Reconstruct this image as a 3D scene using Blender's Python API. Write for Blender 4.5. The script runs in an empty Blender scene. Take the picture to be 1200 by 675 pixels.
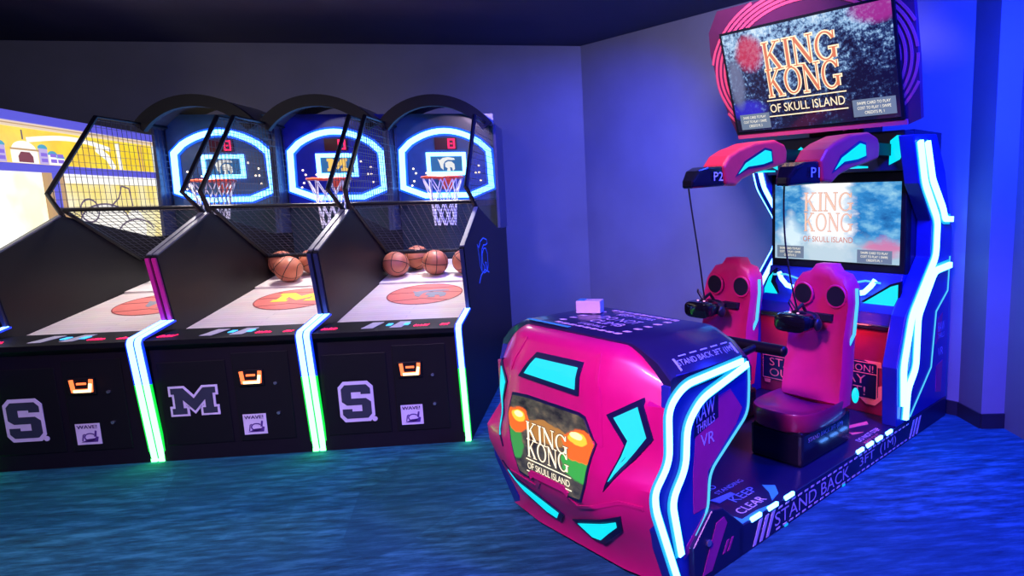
import bpy, math, random
from mathutils import Vector, Matrix
random.seed(7)
SC = bpy.context.scene
COL = SC.collection
PI = math.pi

# ------------------------------------------------------------------ materials
_mats = {}
def mat(name, col, rough=0.5, metal=0.0, emit=None, strength=0.0, var=0.06, scale=14.0, bump=0.0, spec=0.5, alpha=1.0, coat=0.0):
    if name in _mats: return _mats[name]
    m = bpy.data.materials.new(name); m.use_nodes = True
    nt = m.node_tree; b = nt.nodes['Principled BSDF']
    tc = nt.nodes.new('ShaderNodeTexCoord'); n = nt.nodes.new('ShaderNodeTexNoise')
    n.inputs['Scale'].default_value = scale; n.inputs['Detail'].default_value = 4
    nt.links.new(tc.outputs['Object'], n.inputs['Vector'])
    r = nt.nodes.new('ShaderNodeValToRGB')
    c0 = [max(0, c*(1-var)) for c in col[:3]]; c1 = [min(1, c*(1+var)) for c in col[:3]]
    r.color_ramp.elements[0].position = .3; r.color_ramp.elements[1].position = .7
    r.color_ramp.elements[0].color = (*c0, 1); r.color_ramp.elements[1].color = (*c1, 1)
    nt.links.new(n.outputs['Fac'], r.inputs['Fac']); nt.links.new(r.outputs['Color'], b.inputs['Base Color'])
    b.inputs['Roughness'].default_value = rough; b.inputs['Metallic'].default_value = metal
    b.inputs['Specular IOR Level'].default_value = spec
    b.inputs['Coat Weight'].default_value = coat
    if emit:
        b.inputs['Emission Color'].default_value = (*emit, 1); b.inputs['Emission Strength'].default_value = strength
    if bump:
        bp = nt.nodes.new('ShaderNodeBump'); bp.inputs['Strength'].default_value = bump
        nt.links.new(n.outputs['Fac'], bp.inputs['Height']); nt.links.new(bp.outputs['Normal'], b.inputs['Normal'])
    if alpha < 1: b.inputs['Alpha'].default_value = alpha
    _mats[name] = m
    return m
def glow(name, col, s):
    return mat(name, (0.02, 0.02, 0.02), emit=col, strength=s)

class NT:                      # tiny helper for custom node materials
    def __init__(self, name):
        self.m = bpy.data.materials.new(name); self.m.use_nodes = True
        self.t = self.m.node_tree; self.b = self.t.nodes['Principled BSDF']
    def n(self, typ, **kw):
        x = self.t.nodes.new(typ)
        for k, v in kw.items():
            if k in x.inputs: x.inputs[k].default_value = v
            else: setattr(x, k, v)
        return x
    def l(self, a, b): self.t.links.new(a, b)
    def math(self, op, a, b=None):
        x = self.n('ShaderNodeMath', operation=op)
        for i, q in enumerate((a, b)):
            if q is None: continue
            if isinstance(q, (int, float)): x.inputs[i].default_value = q
            else: self.l(q, x.inputs[i])
        return x.outputs[0]
    def mix(self, f, a, b):
        x = self.n('ShaderNodeMix', data_type='RGBA')
        if isinstance(f, (int, float)): x.inputs[0].default_value = f
        else: self.l(f, x.inputs[0])
        for i, q in ((6, a), (7, b)):
            if isinstance(q, tuple): x.inputs[i].default_value = (*q, 1)
            else: self.l(q, x.inputs[i])
        return x.outputs[2]
    def ramp(self, f, *st):
        x = self.n('ShaderNodeValToRGB'); e = x.color_ramp.elements
        while len(e) < len(st): e.new(.5)
        for i, (p, c) in enumerate(st):
            e[i].position = p; e[i].color = (*c, 1) if isinstance(c, tuple) else (c, c, c, 1)
        self.l(f, x.inputs[0]); return x.outputs[0]

# ------------------------------------------------------------------ mesh builder
def offset(poly, d):
    n = len(poly); A = sum(poly[i][0]*poly[(i+1) % n][1]-poly[(i+1) % n][0]*poly[i][1] for i in range(n))
    sg = 1 if A > 0 else -1; out = []
    for i in range(n):
        p0, p1, p2 = Vector(poly[i-1]), Vector(poly[i]), Vector(poly[(i+1) % n])
        a = (p1-p0).normalized(); b = (p2-p1).normalized()
        na = Vector((a.y, -a.x))*sg; nb = Vector((b.y, -b.x))*sg
        m = na+nb; L = m.length
        m = m/L if L > 1e-6 else na
        out.append(tuple(p1+m*(d/max(.4, m.dot(na)))))
    return out
def strip(path, w, closed=False):          # list of quads following a 2-D polyline
    n = len(path); L = []; R = []
    for i in range(n):
        p = Vector(path[i])
        a = Vector(path[i-1]) if (i > 0 or closed) else None
        b = Vector(path[(i+1) % n]) if (i < n-1 or closed) else None
        ta = (p-a).normalized() if a is not None else (b-p).normalized()
        tb = (b-p).normalized() if b is not None else ta
        na = Vector((-ta.y, ta.x)); nb = Vector((-tb.y, tb.x)); m = (na+nb).normalized()
        k = w/2/max(.45, m.dot(na)); L.append(tuple(p+m*k)); R.append(tuple(p-m*k))
    q = []
    for i in range(n if closed else n-1):
        j = (i+1) % n; q.append([R[i], R[j], L[j], L[i]])
    return q, L, R
def smooth_path(path, r=.05, n=5):
    out = [path[0]]
    for i in range(1, len(path)-1):
        p = Vector(path[i]); a = Vector(path[i-1])-p; b = Vector(path[i+1])-p
        k = min(r, a.length*.45, b.length*.45); s = p+a.normalized()*k; e = p+b.normalized()*k
        for j in range(n+1):
            t = j/n; out.append(tuple(s*(1-t)**2+p*2*t*(1-t)+e*t*t))
    out.append(path[-1]); return out
_font = {}
def text_mesh(s):
    if s in _font: return _font[s]
    c = bpy.data.curves.new('lettering_curve', 'FONT'); c.body = s; c.size = 1; c.align_x = 'CENTER'; c.align_y = 'CENTER'
    c.resolution_u = 3
    o = bpy.data.objects.new('lettering_curve', c); COL.objects.link(o)
    dg = bpy.context.evaluated_depsgraph_get(); dg.update()
    me = o.evaluated_get(dg).to_mesh()
    V = [tuple(v.co) for v in me.vertices]; Fc = [tuple(p.vertices) for p in me.polygons]
    o.evaluated_get(dg).to_mesh_clear(); bpy.data.objects.remove(o); bpy.data.curves.remove(c)
    xs = [v[0] for v in V]; ys = [v[1] for v in V]
    w = max(xs)-min(xs); h = max(ys)-min(ys); cx = (max(xs)+min(xs))/2; cy = (max(ys)+min(ys))/2
    V = [((v[0]-cx)/w, (v[1]-cy)/h) for v in V]
    _font[s] = (V, Fc); return _font[s]

class MB:
    def __init__(self): self.v = []; self.f = []; self.m = []; self.uv = {}
    def add(self, vs, fs, m=0):
        o = len(self.v); self.v += [tuple(p) for p in vs]
        for f in fs: self.f.append(tuple(i+o for i in f)); self.m.append(m)
        return self
    def box(self, x0, x1, y0, y1, z0, z1, m=0):
        vs = [(x, y, z) for z in (z0, z1) for y in (y0, y1) for x in (x0, x1)]
        return self.add(vs, [(0, 2, 3, 1), (4, 5, 7, 6), (0, 1, 5, 4), (2, 6, 7, 3), (0, 4, 6, 2), (1, 3, 7, 5)], m)
    def prism(self, poly, ax, a0, a1, m=0):    # poly in the two other axes
        def P(p, a):
            return (a, p[0], p[1]) if ax == 'x' else (p[0], a, p[1]) if ax == 'y' else (p[0], p[1], a)
        n = len(poly); vs = [P(p, a0) for p in poly]+[P(p, a1) for p in poly]
        fs = [tuple(range(n))[::-1], tuple(range(n, 2*n))]+[(i, (i+1) % n, n+(i+1) % n, n+i) for i in range(n)]
        return self.add(vs, fs, m)
    def loft(self, rings, m=0, caps=True, closed=True):
        n = len(rings[0]); vs = [p for r in rings for p in r]; fs = []
        for k in range(len(rings)-1):
            for i in range(n if closed else n-1):
                j = (i+1) % n; fs.append((k*n+i, k*n+j, (k+1)*n+j, (k+1)*n+i))
        if caps and closed: fs += [tuple(range(n))[::-1], tuple((len(rings)-1)*n+i for i in range(n))]
        return self.add(vs, fs, m)
    def tube(self, path, r, n=8, m=0, closed=False, caps=True):
        P = [Vector(p) for p in path]; rings = []; N = len(P); up = None
        for i in range(N):
            a = P[i-1] if (i > 0 or closed) else P[i]; b = P[(i+1) % N] if (i < N-1 or closed) else P[i]
            t = (b-a).normalized()
            if up is None: up = t.orthogonal().normalized()
            up = (up-t*up.dot(t)).normalized(); s = t.cross(up); rr = r[i] if isinstance(r, (list, tuple)) else r
            rings.append([P[i]+up*(rr*math.cos(2*PI*k/n))+s*(rr*math.sin(2*PI*k/n)) for k in range(n)])
        if closed: rings.append(rings[0])
        return self.loft(rings, m, caps and not closed)
    def cyl(self, p0, p1, r0, r1=None, n=20, m=0): return self.tube([p0, p1], [r0, r1 if r1 is not None else r0], n, m)
    def ell(self, c, rx, ry, rz, nu=20, nv=12, m=0):
        rings = []
        for i in range(nv+1):
            a = -PI/2+PI*i/nv; k = max(math.cos(a), 1e-3)
            rings.append([(c[0]+rx*k*math.cos(2*PI*j/nu), c[1]+ry*k*math.sin(2*PI*j/nu), c[2]+rz*math.sin(a)) for j in range(nu)])
        return self.loft(rings, m)
    def on(self, F, poly, h0, h1, m=0):        # polygon laid on a frame F=(origin,X,Y)
        O, X, Y = F; N = X.cross(Y).normalized(); n = len(poly)
        vs = [O+X*p[0]+Y*p[1]+N*h for h in (h0, h1) for p in poly]
        return self.add(vs, [tuple(range(n))[::-1], tuple(range(n, 2*n))]+[(i, (i+1) % n, n+(i+1) % n, n+i) for i in range(n)], m)
    def onstrip(self, F, path, w, h0, h1, m=0, closed=False):
        for q in strip(path, w, closed)[0]: self.on(F, q, h0, h1, m)
        return self
    def text(self, F, s, cx, cy, w, h, z=.0015, m=0):
        O, X, Y = F; N = X.cross(Y).normalized(); V, Fc = text_mesh(s)
        return self.add([O+X*(cx+p[0]*w)+Y*(cy+p[1]*h)+N*z for p in V], Fc, m)
    def build(self, name, mats, parent=None, smooth=False, bevel=0, seg=2, uv=None):
        me = bpy.data.meshes.new(name); me.from_pydata(self.v, [], self.f); me.update()
        if not isinstance(mats, (list, tuple)): mats = [mats]
        for q in mats: me.materials.append(q)
        me.polygons.foreach_set('material_index', [min(i, len(mats)-1) for i in self.m])
        if smooth:
            me.polygons.foreach_set('use_smooth', [True]*len(me.polygons))
            try: me.set_sharp_from_angle(angle=math.radians(40))
            except Exception: pass
        o = bpy.data.objects.new(name, me); COL.objects.link(o)
        if parent: o.parent = parent
        if bevel:
            b = o.modifiers.new('bevel', 'BEVEL'); b.width = bevel; b.segments = seg; b.limit_method = 'ANGLE'; b.angle_limit = math.radians(35)
        if uv: # planar uv from two axes: uv=(axisU,u0,u1,axisV,v0,v1)
            l = me.uv_layers.new(name='UVMap')
            for lp in me.loops:
                c = me.vertices[lp.vertex_index].co
                l.data[lp.index].uv = ((c[uv[0]]-uv[1])/(uv[2]-uv[1]), (c[uv[3]]-uv[4])/(uv[5]-uv[4]))
        return o
def fr(o, x, y): return (Vector(o), Vector(x), Vector(y))
def tag(o, label, cat, group=None, kind=None):
    o['label'] = label; o['category'] = cat
    if group: o['group'] = group
    if kind: o['kind'] = kind
    return o
def thing(name, loc, rz, label, cat, group=None):
    o = bpy.data.objects.new(name, None); COL.objects.link(o); o.location = loc; o.rotation_euler = (0, 0, rz); o.empty_display_size = .1
    return tag(o, label, cat, group)
def struct(o, label, cat):
    o['kind'] = 'structure'; o['label'] = label; o['category'] = cat; return o

# ------------------------------------------------------------------ shared materials
BLK = mat('black_laminate', (.006, .006, .008), rough=.5, spec=.22)
BLKG = mat('gloss_black', (.010, .010, .014), rough=.16, coat=.3)
BLKM = mat('black_metal', (.015, .015, .02), rough=.4, metal=.6)
PLUM = mat('black_violet_front', (.008, .006, .011), rough=.5, spec=.22)
RED = mat('red_gelcoat', (.62, .006, .15), rough=.34, coat=.2, var=.03)
REDP = mat('red_panel', (.24, .008, .05), rough=.4)
REDS = mat('red_seat_shell', (.80, .012, .14), rough=.45, var=.04)
NAVY = mat('navy_laminate', (.012, .025, .26), rough=.3)
NAVYD = mat('dark_navy', (.008, .010, .05), rough=.35)
MAGP = mat('magenta_print', (.40, .02, .20), rough=.35)
WHT = mat('white_print', (.75, .75, .78), rough=.5)
GREYP = mat('grey_print', (.62, .62, .65), rough=.5)
LIL = mat('white_sticker', (.70, .62, .78), rough=.5)
PINK = mat('salmon_print', (.90, .25, .22), rough=.5)
TEALP = mat('teal_print', (.05, .55, .50), rough=.5)
CYAN = glow('cyan_backlit_panel', (0.0, .80, 1.0), 1.05)
CORE = glow('led_core_cyan_white', (.09, .30, 1.0), 10.0)
HALO = glow('led_glow_cyan', (.0, .42, 1.0), 1.1)  # bloom around the cyan LEDs, made as emissive colour
THIN = glow('thin_cyan_edge_light', (.08, .60, 1.0), 1.1)
COREB = glow('led_core_blue', (.085, .22, 1.0), 10.0)
HALOB = glow('led_glow_blue', (.0, .04, 1.0), 1.3)  # blue glow beside the LED core, put into an emissive ribbon
COREG = glow('led_core_green', (.09, 1.0, .16), 10.0)
HALOG = glow('led_glow_green', (.0, 1.0, .06), 1.0)  # green glow beside the LED core, likewise emissive colour
NEON = glow('neon_tube_pale_blue', (.12, .38, 1.0), 7.0)
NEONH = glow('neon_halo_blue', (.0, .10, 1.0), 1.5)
REDL = glow('red_led_digits', (1.0, .01, .10), 2.0)
BLUL = glow('blue_led_digits', (.05, .45, 1.0), 2.0)
BULB = glow('warm_bulb', (1.0, .75, .5), 3.0)
ORG = glow('orange_lamp', (1.0, .16, .04), 2.2)
ORGC = glow('orange_lamp_core', (1.0, .65, .3), 3.2)
CREAM = glow('cream_lit_lettering', (1.0, .80, .50), 1.3)
ORNG = glow('orange_lit_lettering', (.85, .22, .06), .9)
ORNGP = glow('pale_orange_lettering', (.62, .17, .07), 1.0)
WHL = glow('white_lit_lettering', (.9, .9, 1.0), 1.1)

# ------------------------------------------------------------------ room
CEIL = 3.10
def wallmat(name, col, rough, sheen=.35):
    q = NT(name); tc = q.n('ShaderNodeTexCoord')
    n = q.n('ShaderNodeTexNoise', Scale=2.2, Detail=5.0); q.l(tc.outputs['Object'], n.inputs['Vector'])
    c = q.ramp(n.outputs['Fac'], (.3, tuple(x*.92 for x in col)), (.7, tuple(x*1.06 for x in col)))
    q.l(c, q.b.inputs['Base Color']); q.b.inputs['Roughness'].default_value = rough
    f = q.n('ShaderNodeTexNoise', Scale=160.0, Detail=2.0); q.l(tc.outputs['Object'], f.inputs['Vector'])
    b = q.n('ShaderNodeBump', Strength=.06); q.l(f.outputs['Fac'], b.inputs['Height']); q.l(b.outputs['Normal'], q.b.inputs['Normal'])
    q.b.inputs['Specular IOR Level'].default_value = sheen
    return q.m
W_GREY = wallmat('painted_grey_wall', (.20, .20, .22), .42)
W_GLOS = wallmat('satin_grey_wall', (.26, .26, .29), .36, .5)
W_DARK = wallmat('dark_painted_wall', (.14, .14, .16), .5)
def carpet():
    q = NT('patterned_carpet'); tc = q.n('ShaderNodeTexCoord')
    mp = q.n('ShaderNodeMapping'); mp.inputs['Scale'].default_value = (1.4, 7.0, 1); mp.inputs['Rotation'].default_value = (0, 0, .5)
    q.l(tc.outputs['Object'], mp.inputs['Vector'])
    n = q.n('ShaderNodeTexNoise', Scale=3.2, Detail=6.0, Roughness=.65); q.l(mp.outputs['Vector'], n.inputs['Vector'])
    v = q.n('ShaderNodeTexVoronoi', Scale=2.0); q.l(tc.outputs['Object'], v.inputs['Vector'])
    c = q.ramp(n.outputs['Fac'], (.34, (.006, .045, .065)), (.5, (.012, .11, .16)), (.66, (.035, .22, .30)))
    c2 = q.mix(q.ramp(v.outputs['Color'], (.4, 0.0), (.7, .5)), c, (.008, .07, .11))
    q.l(c2, q.b.inputs['Base Color']); q.b.inputs['Roughness'].default_value = .9; q.b.inputs['Specular IOR Level'].default_value = .15
    f = q.n('ShaderNodeTexNoise', Scale=220.0, Detail=2.0); q.l(tc.outputs['Object'], f.inputs['Vector'])
    b = q.n('ShaderNodeBump', Strength=.5); b.inputs['Distance'].default_value = .004; q.l(f.outputs['Fac'], b.inputs['Height']); q.l(b.outputs['Normal'], q.b.inputs['Normal'])
    return q.m
XL, XR, YB, YN = -5.6, 4.6, 7.07, -3.2
CX0 = -0.10                                        # inside corner of the two painted walls
J1, J2, J3 = (2.44, 4.02), (2.45, 3.77), (2.60, 3.75)
struct(MB().box(XL-.1, XR+.1, YN-.1, YB+.1, -.12, 0).build('floor', carpet()), 'dark patterned carpet washed in blue and green light', 'floor')
struct(MB().box(XL-.1, XR+.1, YN-.1, YB+.1, CEIL, CEIL+.1).build('ceiling', mat('dark_navy_ceiling', (.05, .05, .11), rough=.9, scale=3)), 'dark navy ceiling over the arcade', 'ceiling')
def wall(name, pts, m, label, t=.1):
    mb = MB()
    for (a, b) in zip(pts[:-1], pts[1:]):
        A, B = Vector(a), Vector(b); d = (B-A).normalized(); nn = Vector((-d.y, d.x))*t   # thickness on the left side of the run
        mb.prism([tuple(A), tuple(B), tuple(B+nn), tuple(A+nn)], 'z', 0, CEIL)
    return struct(mb.build(name, m), label, 'wall')
wall('wall_back', [(CX0, YB), (XL, YB)][::-1], W_GREY, 'grey painted wall behind the three basketball machines')
wall('wall_right', [(CX0, YB), J1], W_GLOS, 'satin lavender-grey wall behind the red ride')
wall('wall_recess', [J1, J2], W_DARK, 'short wall return beside the pilaster at right')
wall('wall_pilaster', [J2, J3], W_GLOS, 'narrow grey pilaster face at the right edge')
wall('wall_side', [J3, (2.60, 3.30), (3.10, 3.30), (3.10, 2.2), (XR, 2.2), (XR, YN)], W_DARK, 'dark side wall beyond the pilaster')
wall('wall_left', [(XL, YN), (XL, YB)], W_DARK, 'dark left wall of the arcade')
wall('wall_front', [(XR, YN), (XL, YN)], W_DARK, 'dark wall behind the viewer')
BB = mat('black_baseboard', (.02, .02, .03), rough=.4)
def base(name, pts, label):
    mb = MB()
    for (a, b) in zip(pts[:-1], pts[1:]):
        A, B = Vector(a), Vector(b); d = (B-A).normalized(); nn = Vector((d.y, -d.x))*.012
        mb.prism([tuple(A), tuple(A+nn), tuple(B+nn), tuple(B)], 'z', 0, .10)
    return struct(mb.build(name, BB), label, 'baseboard')
base('baseboard_back', [(XL, YB), (CX0, YB)], 'black rubber baseboard along the back wall')
base('baseboard_right', [(CX0, YB), J1], 'black rubber baseboard along the angled right wall')
base('baseboard_recess', [J1, J2, J3], 'black rubber baseboard around the pilaster')

# ------------------------------------------------------------------ emblems
S_POLY = [(.95, .33), (.65, .33), (.65, .27), (.35, .27), (.35, .44), (.80, .44), (.95, .54), (.95, .87), (.83, .98), (.17, .98), (.05, .87), (.05, .72), (.35, .72), (.35, .79), (.66, .79), (.66, .62), (.20, .62), (.05, .52), (.05, .18), (.17, .07), (.83, .07), (.95, .18)]
M_POLY = [(0, 0), (.28, 0), (.5, .36), (.72, 0), (1, 0), (1, .2), (.93, .2), (.93, .68), (1, .68), (1, .88), (.68, .88), (.68, .68), (.75, .68), (.75, .40), (.5, .78), (.25, .40), (.25, .68), (.32, .68), (.32, .88), (0, .88), (0, .68), (.07, .68), (.07, .2), (0, .2)]
CREST = [(0, .12), (.12, .22), (.3, .06), (.6, 0), (.95, .08), (1, .2), (.8, .22), (.6, .2), (.42, .3), (.32, .5), (.3, .92), (.16, .75), (.10, .45)]
HELM = [(.42, .42), (.6, .3), (.8, .32), (.95, .5), (.97, .85), (.85, 1), (.8, .75), (.68, .72), (.72, 1), (.5, 1), (.55, .8), (.42, .7)]
def place(poly, cx, cy, w, h): return [(cx+(p[0]-.5)*w, cy+(.5-p[1])*h) for p in poly]

# ------------------------------------------------------------------ basketball machines
def wood():
    q = NT('court_wood_print'); tc = q.n('ShaderNodeTexCoord')
    w = q.n('ShaderNodeTexBrick', Scale=1.0); w.inputs['Brick Width'].default_value = .9; w.inputs['Row Height'].default_value = .045
    w.inputs['Mortar Size'].default_value = .0015
    w.inputs['Color1'].default_value = (.84, .74, .66, 1); w.inputs['Color2'].default_value = (.76, .65, .58, 1); w.inputs['Mortar'].default_value = (.5, .42, .38, 1)
    q.l(tc.outputs['Object'], w.inputs['Vector']); n = q.n('ShaderNodeTexNoise', Scale=9.0, Detail=4.0); q.l(tc.outputs['Object'], n.inputs['Vector'])
    q.l(q.mix(.15, w.outputs['Color'], n.outputs['Color']), q.b.inputs['Base Color']); q.b.inputs['Roughness'].default_value = .4
    return q.m
WOOD = wood()
ELLP = mat('court_ball_print', (.75, .20, .16), rough=.45)
MUTE = mat('grey_blue_print', (.25, .28, .33), rough=.5)
YELP = mat('yellow_print', (.95, .75, .05), rough=.5)
BBLU = mat('backboard_blue_plexi', (.02, .03, .40), rough=.18, coat=.4)
TEALG = mat('backboard_teal_plexi', (.05, .13, .27), rough=.18, coat=.4)
MAGT = mat('magenta_spill_trim', (.62, .02, .22), rough=.4)  # red spill from the displays put into the trim colour
NAVT = mat('navy_trim', (.02, .025, .07), rough=.4)
RIMM = mat('orange_rim', (.85, .10, .04), rough=.4)
NETM = mat('white_net_cord', (.75, .75, .8), rough=.8)
WIRE = mat('dark_wire', (.06, .06, .09), rough=.4, metal=.5)
HOODM = mat('hood_grey_plastic', (.06, .06, .075), rough=.3)
HW = .465
def cz(y): return .70+.149*y                       # court height at local y
def emblem(F, kind, cx, cy, w, h, mb_plate, mb_letter):
    if kind == 'S':
        p = [(.14, 0), (.86, 0), (1.02, .14), (1.02, .90), (.88, 1.05), (.12, 1.05), (-.02, .90), (-.02, .14)]
        mb_plate.on(F, place(p, cx, cy, w, h)[::-1], 0, .003); mb_plate.on(F, [(cx+w*.5+.016*math.cos(a*PI/6), cy-h*.5+.016*math.sin(a*PI/6)) for a in range(12)], 0, .003)
        mb_letter.on(F, place(S_POLY, cx, cy, w*.96, h*.96)[::-1], .003, .0045)
    else:
        q = place(M_POLY, cx, cy, w, h); mb_plate.on(F, offset(q, .013), 0, .003); mb_letter.on(F, q, .003, .0045)
def basketball_machine(xc, kind, ltrim, rtrim, label, board):
    R = thing('basketball_arcade_machine', (xc, 4.15, 0), 0, label, 'arcade machine', 'basketball arcade machines in a row')
    FF = fr((0, 0, 0), (1, 0, 0), (0, 0, 1))       # front face frame (x right, z up, normal -y)
    MB().box(-.43, .43, 0, .06, .0, .76).build('front_panel', PLUM, R)
    MB().box(-.40, -.02, -.006, 0, .10, .62).build('access_panel', BLK, R, bevel=.003)
    dr = MB().box(.02, .34, -.006, 0, .10, .66).build('service_door', BLK, R, bevel=.003)
    for z in (.46, .27): MB().cyl((.255, -.006, z), (.255, -.016, z), .010, n=14).build('door_lock', mat('steel_lock', (.6, .6, .62), rough=.25, metal=.9), dr)
    pl, lt = MB(), MB(); F2 = fr((0, -.006, 0), (1, 0, 0), (0, 0, 1))
    if kind == 'S': emblem(F2, 'S', -.215, .318, .20, .25, pl, lt)
    else: emblem(F2, 'M', -.215, .365, .25, .185, pl, lt)
    e = pl.build('emblem', LIL, R); lt.build('emblem_letter', mat('dark_slate_print', (.03, .035, .06) if kind == 'S' else (.03, .035, .06), rough=.5), e)
    st = MB().on(F2, [(.045, .14), (.178, .14), (.178, .27), (.045, .27)], 0, .002)
    so = st.build('sticker', LIL, R)
    ink = mat('violet_ink', (.09, .03, .22), rough=.5)
    it = MB()
    for dx in (-.0012, 0, .0012): it.text(F2, 'WAVE!', .108+dx, .250, .108, .022, .0035)
    hand = [(.062+.1*a, .15+.1*b) for a, b in ((.05, .05), (.95, .05), (1.02, .35), (.9, .38), (.82, .28), (.45, .25), (.2, .12))]
    it.on(F2, hand, .002, .0035)
    it.onstrip(F2, [(.118+.030*math.cos(a), .186+.022*math.sin(a)) for a in [x*.35 for x in range(2, 17)]], .007, .002, .0035)
    it.on(F2, [(.140, .188), (.152, .186), (.158, .222), (.148, .226)], .002, .0035)
    it.onstrip(F2, [(.075, .162), (.082, .20), (.092, .205)], .006, .002, .0035)
    it.build('sticker_print', ink, so)
    b = MB()
    b.prism(offset([(.055, .455), (.19, .455), (.19, .55), (.055, .55)], .004), 'y', -.02, -.006)
    bo = b.build('bill_acceptor', BLK, R, bevel=.004)
    g = MB().onstrip(FF, [(.072, .545), (.078, .478), (.172, .478), (.178, .545)], .020, .02, .026, 0)
    g.onstrip(FF, [(.082, .476), (.168, .476), (.176, .52)], .016, .026, .030, 1)
    g.onstrip(FF, [(.10, .52), (.15, .52)], .012, .02, .026, 0); g.build('acceptor_light', [ORG, ORGC], bo)
    # side panels with their trims
    prof = [(.015, 0), (-.05, .745), (-.045, .765), (.27, .815), (.185, 1.245), (.80, 1.495), (1.66, 1.30), (2.2, 1.28), (2.2, 0)]
    for sd, tr in ((-1, ltrim), (1, rtrim)):
        a0, a1 = sorted((sd*.430, sd*.463))
        p = MB().prism(prof, 'x', a0, a1).build('side_panel', mat('black_side_laminate', (.006, .006, .008), rough=.45, spec=.22), R, bevel=.003)
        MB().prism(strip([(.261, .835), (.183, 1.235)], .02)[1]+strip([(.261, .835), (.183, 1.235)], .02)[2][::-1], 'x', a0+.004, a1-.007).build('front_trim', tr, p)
        MB().prism(strip([(.20, 1.254), (.79, 1.494)], .012)[1]+strip([(.20, 1.254), (.79, 1.494)], .012)[2][::-1], 'x', a0+.003, a1-.003).build('top_trim', mat('grey_edge_trim', (.16, .17, .18), rough=.45), p)
        xm = sd*.444
        up = [(-.036, .50), (-.060, .755), (-.045, .778), (.262, .828)]; lo = [(-.036, .50), (.008, .035), (.012, .014)]
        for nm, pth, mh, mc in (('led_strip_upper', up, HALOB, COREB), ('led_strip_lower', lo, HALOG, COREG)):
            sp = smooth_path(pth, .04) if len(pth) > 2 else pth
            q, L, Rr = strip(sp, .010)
            h = MB().prism(L+Rr[::-1], 'x', *sorted((sd*.464, sd*.418))).build(nm, mh, R)  # this ribbon is the painted glow around the core
            q, L, Rr = strip([(y-.004, z+.002) for y, z in sp], .012)
            MB().prism(L+Rr[::-1], 'x', xm-.016, xm+.016).build('led_core', mc, h)
        f = MB().box(xm-.016, xm+.016, -.006, .012, .002, .022).build('led_foot', COREG, R)
    # control deck
    deck = [(-.055, .735), (-.058, .768), (.27, .772), (.27, .72), (0, .70)]
    dk = MB().prism(deck, 'x', -.428, .428).build('control_deck', BLK, R, bevel=.003)
    FD = fr((0, -.058, .768), (1, 0, 0), (0, .328, .004))
    FD = (FD[0], FD[1], FD[2].normalized())
    DM = [REDL, BLUL, GREYP]
    for (x0, x1, m) in ((.15, .25, 0), (.31, .37, 0), (-.40, -.30, 0)):
        n = int((x1-x0)/.018); ds = MB()
        for i in range(n):
            xx = x0+.018*i
            ds.on(FD, [(xx, .09), (xx+.010, .09), (xx+.016, .09+.06*random.uniform(.3, 1)), (xx+.005, .09+.06*random.uniform(.3, 1))], 0, .004, m)
        ds.build('deck_display', DM[m], dk)
    for xx in (-.03, .075): MB().on(FD, [(xx, .14), (xx+.03, .14), (xx+.03, .2), (xx, .2)], 0, .004).build('deck_button', BLUL, dk)
    for xx in (-.16, .01): MB().on(FD, [(xx, .08), (xx+.07, .08), (xx+.085, .26), (xx+.015, .26)], 0, .002).build('deck_label', GREYP, dk)
    # court
    c = MB(); c.add([(-.43, .272, cz(.272)), (.43, .272, cz(.272)), (.43, 1.25, cz(1.25)), (-.43, 1.25, cz(1.25)), (-.43, .272, cz(.272)-.03), (.43, .272, cz(.272)-.03), (.43, 1.25, cz(1.25)-.03), (-.43, 1.25, cz(1.25)-.03)],
               [(0, 1, 2, 3), (7, 6, 5, 4), (0, 4, 5, 1), (1, 5, 6, 2), (2, 6, 7, 3), (3, 7, 4, 0)])
    co = c.build('court', WOOD, R)
    FC = (Vector((0, .95, cz(.95))), Vector((1, 0, 0)), Vector((0, 1, .149)).normalized())
    ed = [(.27*math.cos(2*PI*i/40), .26*math.sin(2*PI*i/40)) for i in range(40)]
    dec = MB().on(FC, ed, 0, .002, 0); dec.onstrip(FC, ed, .008, .002, .003, 1, True)
    dec.onstrip(FC, [(-.265, .02), (0, .05), (.265, .02)], .008, .002, .003, 1); dec.onstrip(FC, [(-.2, -.17), (0, -.12), (.2, -.17)], .008, .002, .003, 1); dec.onstrip(FC, [(-.2, .17), (0, .15), (.2, .17)], .008, .002, .003, 1)
    if kind == 'M': dec.on(FC, place(M_POLY, .02, .02, .34, .24), .003, .004, 2)
    else:
        dec.on(FC, place(CREST, .03, .0, .28, .2)[::-1], .003, .004, 3); dec.on(FC, place(HELM, .03, 0, .28, .2)[::-1], .003, .004, 3)
    dec.build('court_print', [ELLP, mat('dark_red_line', (.25, .03, .04)), YELP, MUTE], co)
    s = MB(); s.add([(-.43, 1.262, cz(1.262)+.012), (.43, 1.262, cz(1.262)+.012), (.43, 2.0, cz(2.0)+.012), (-.43, 2.0, cz(2.0)+.012), (-.43, 1.262, cz(1.262)-.03), (.43, 1.262, cz(1.262)-.03), (.43, 2.0, cz(2.0)-.03), (-.43, 2.0, cz(2.0)-.03)],
                 [(0, 1, 2, 3), (7, 6, 5, 4), (0, 4, 5, 1), (1, 5, 6, 2), (2, 6, 7, 3), (3, 7, 4, 0)])
    s.build('ball_return_ramp', mat('cream_ramp', (.86, .78, .70), rough=.4), R)
    # cabinet behind and backboard
    MB().box(-.44, .44, 2.04, 2.30, 0, 2.20).build('rear_cabinet', BLK, R)
    MB().box(-.43, .43, 2.0, 2.03, 1.02, 1.535).build('lower_skirt', mat('dark_teal_skirt', (.010, .028, .045), rough=.35), R)
    bd = MB().box(-.43, .43, 2.0, 2.03, 1.54, 2.31).build('backboard', [BBLU, TEALG][board], R)
    FBk = fr((0, 2.0, 0), (1, 0, 0), (0, 0, 1))
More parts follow.
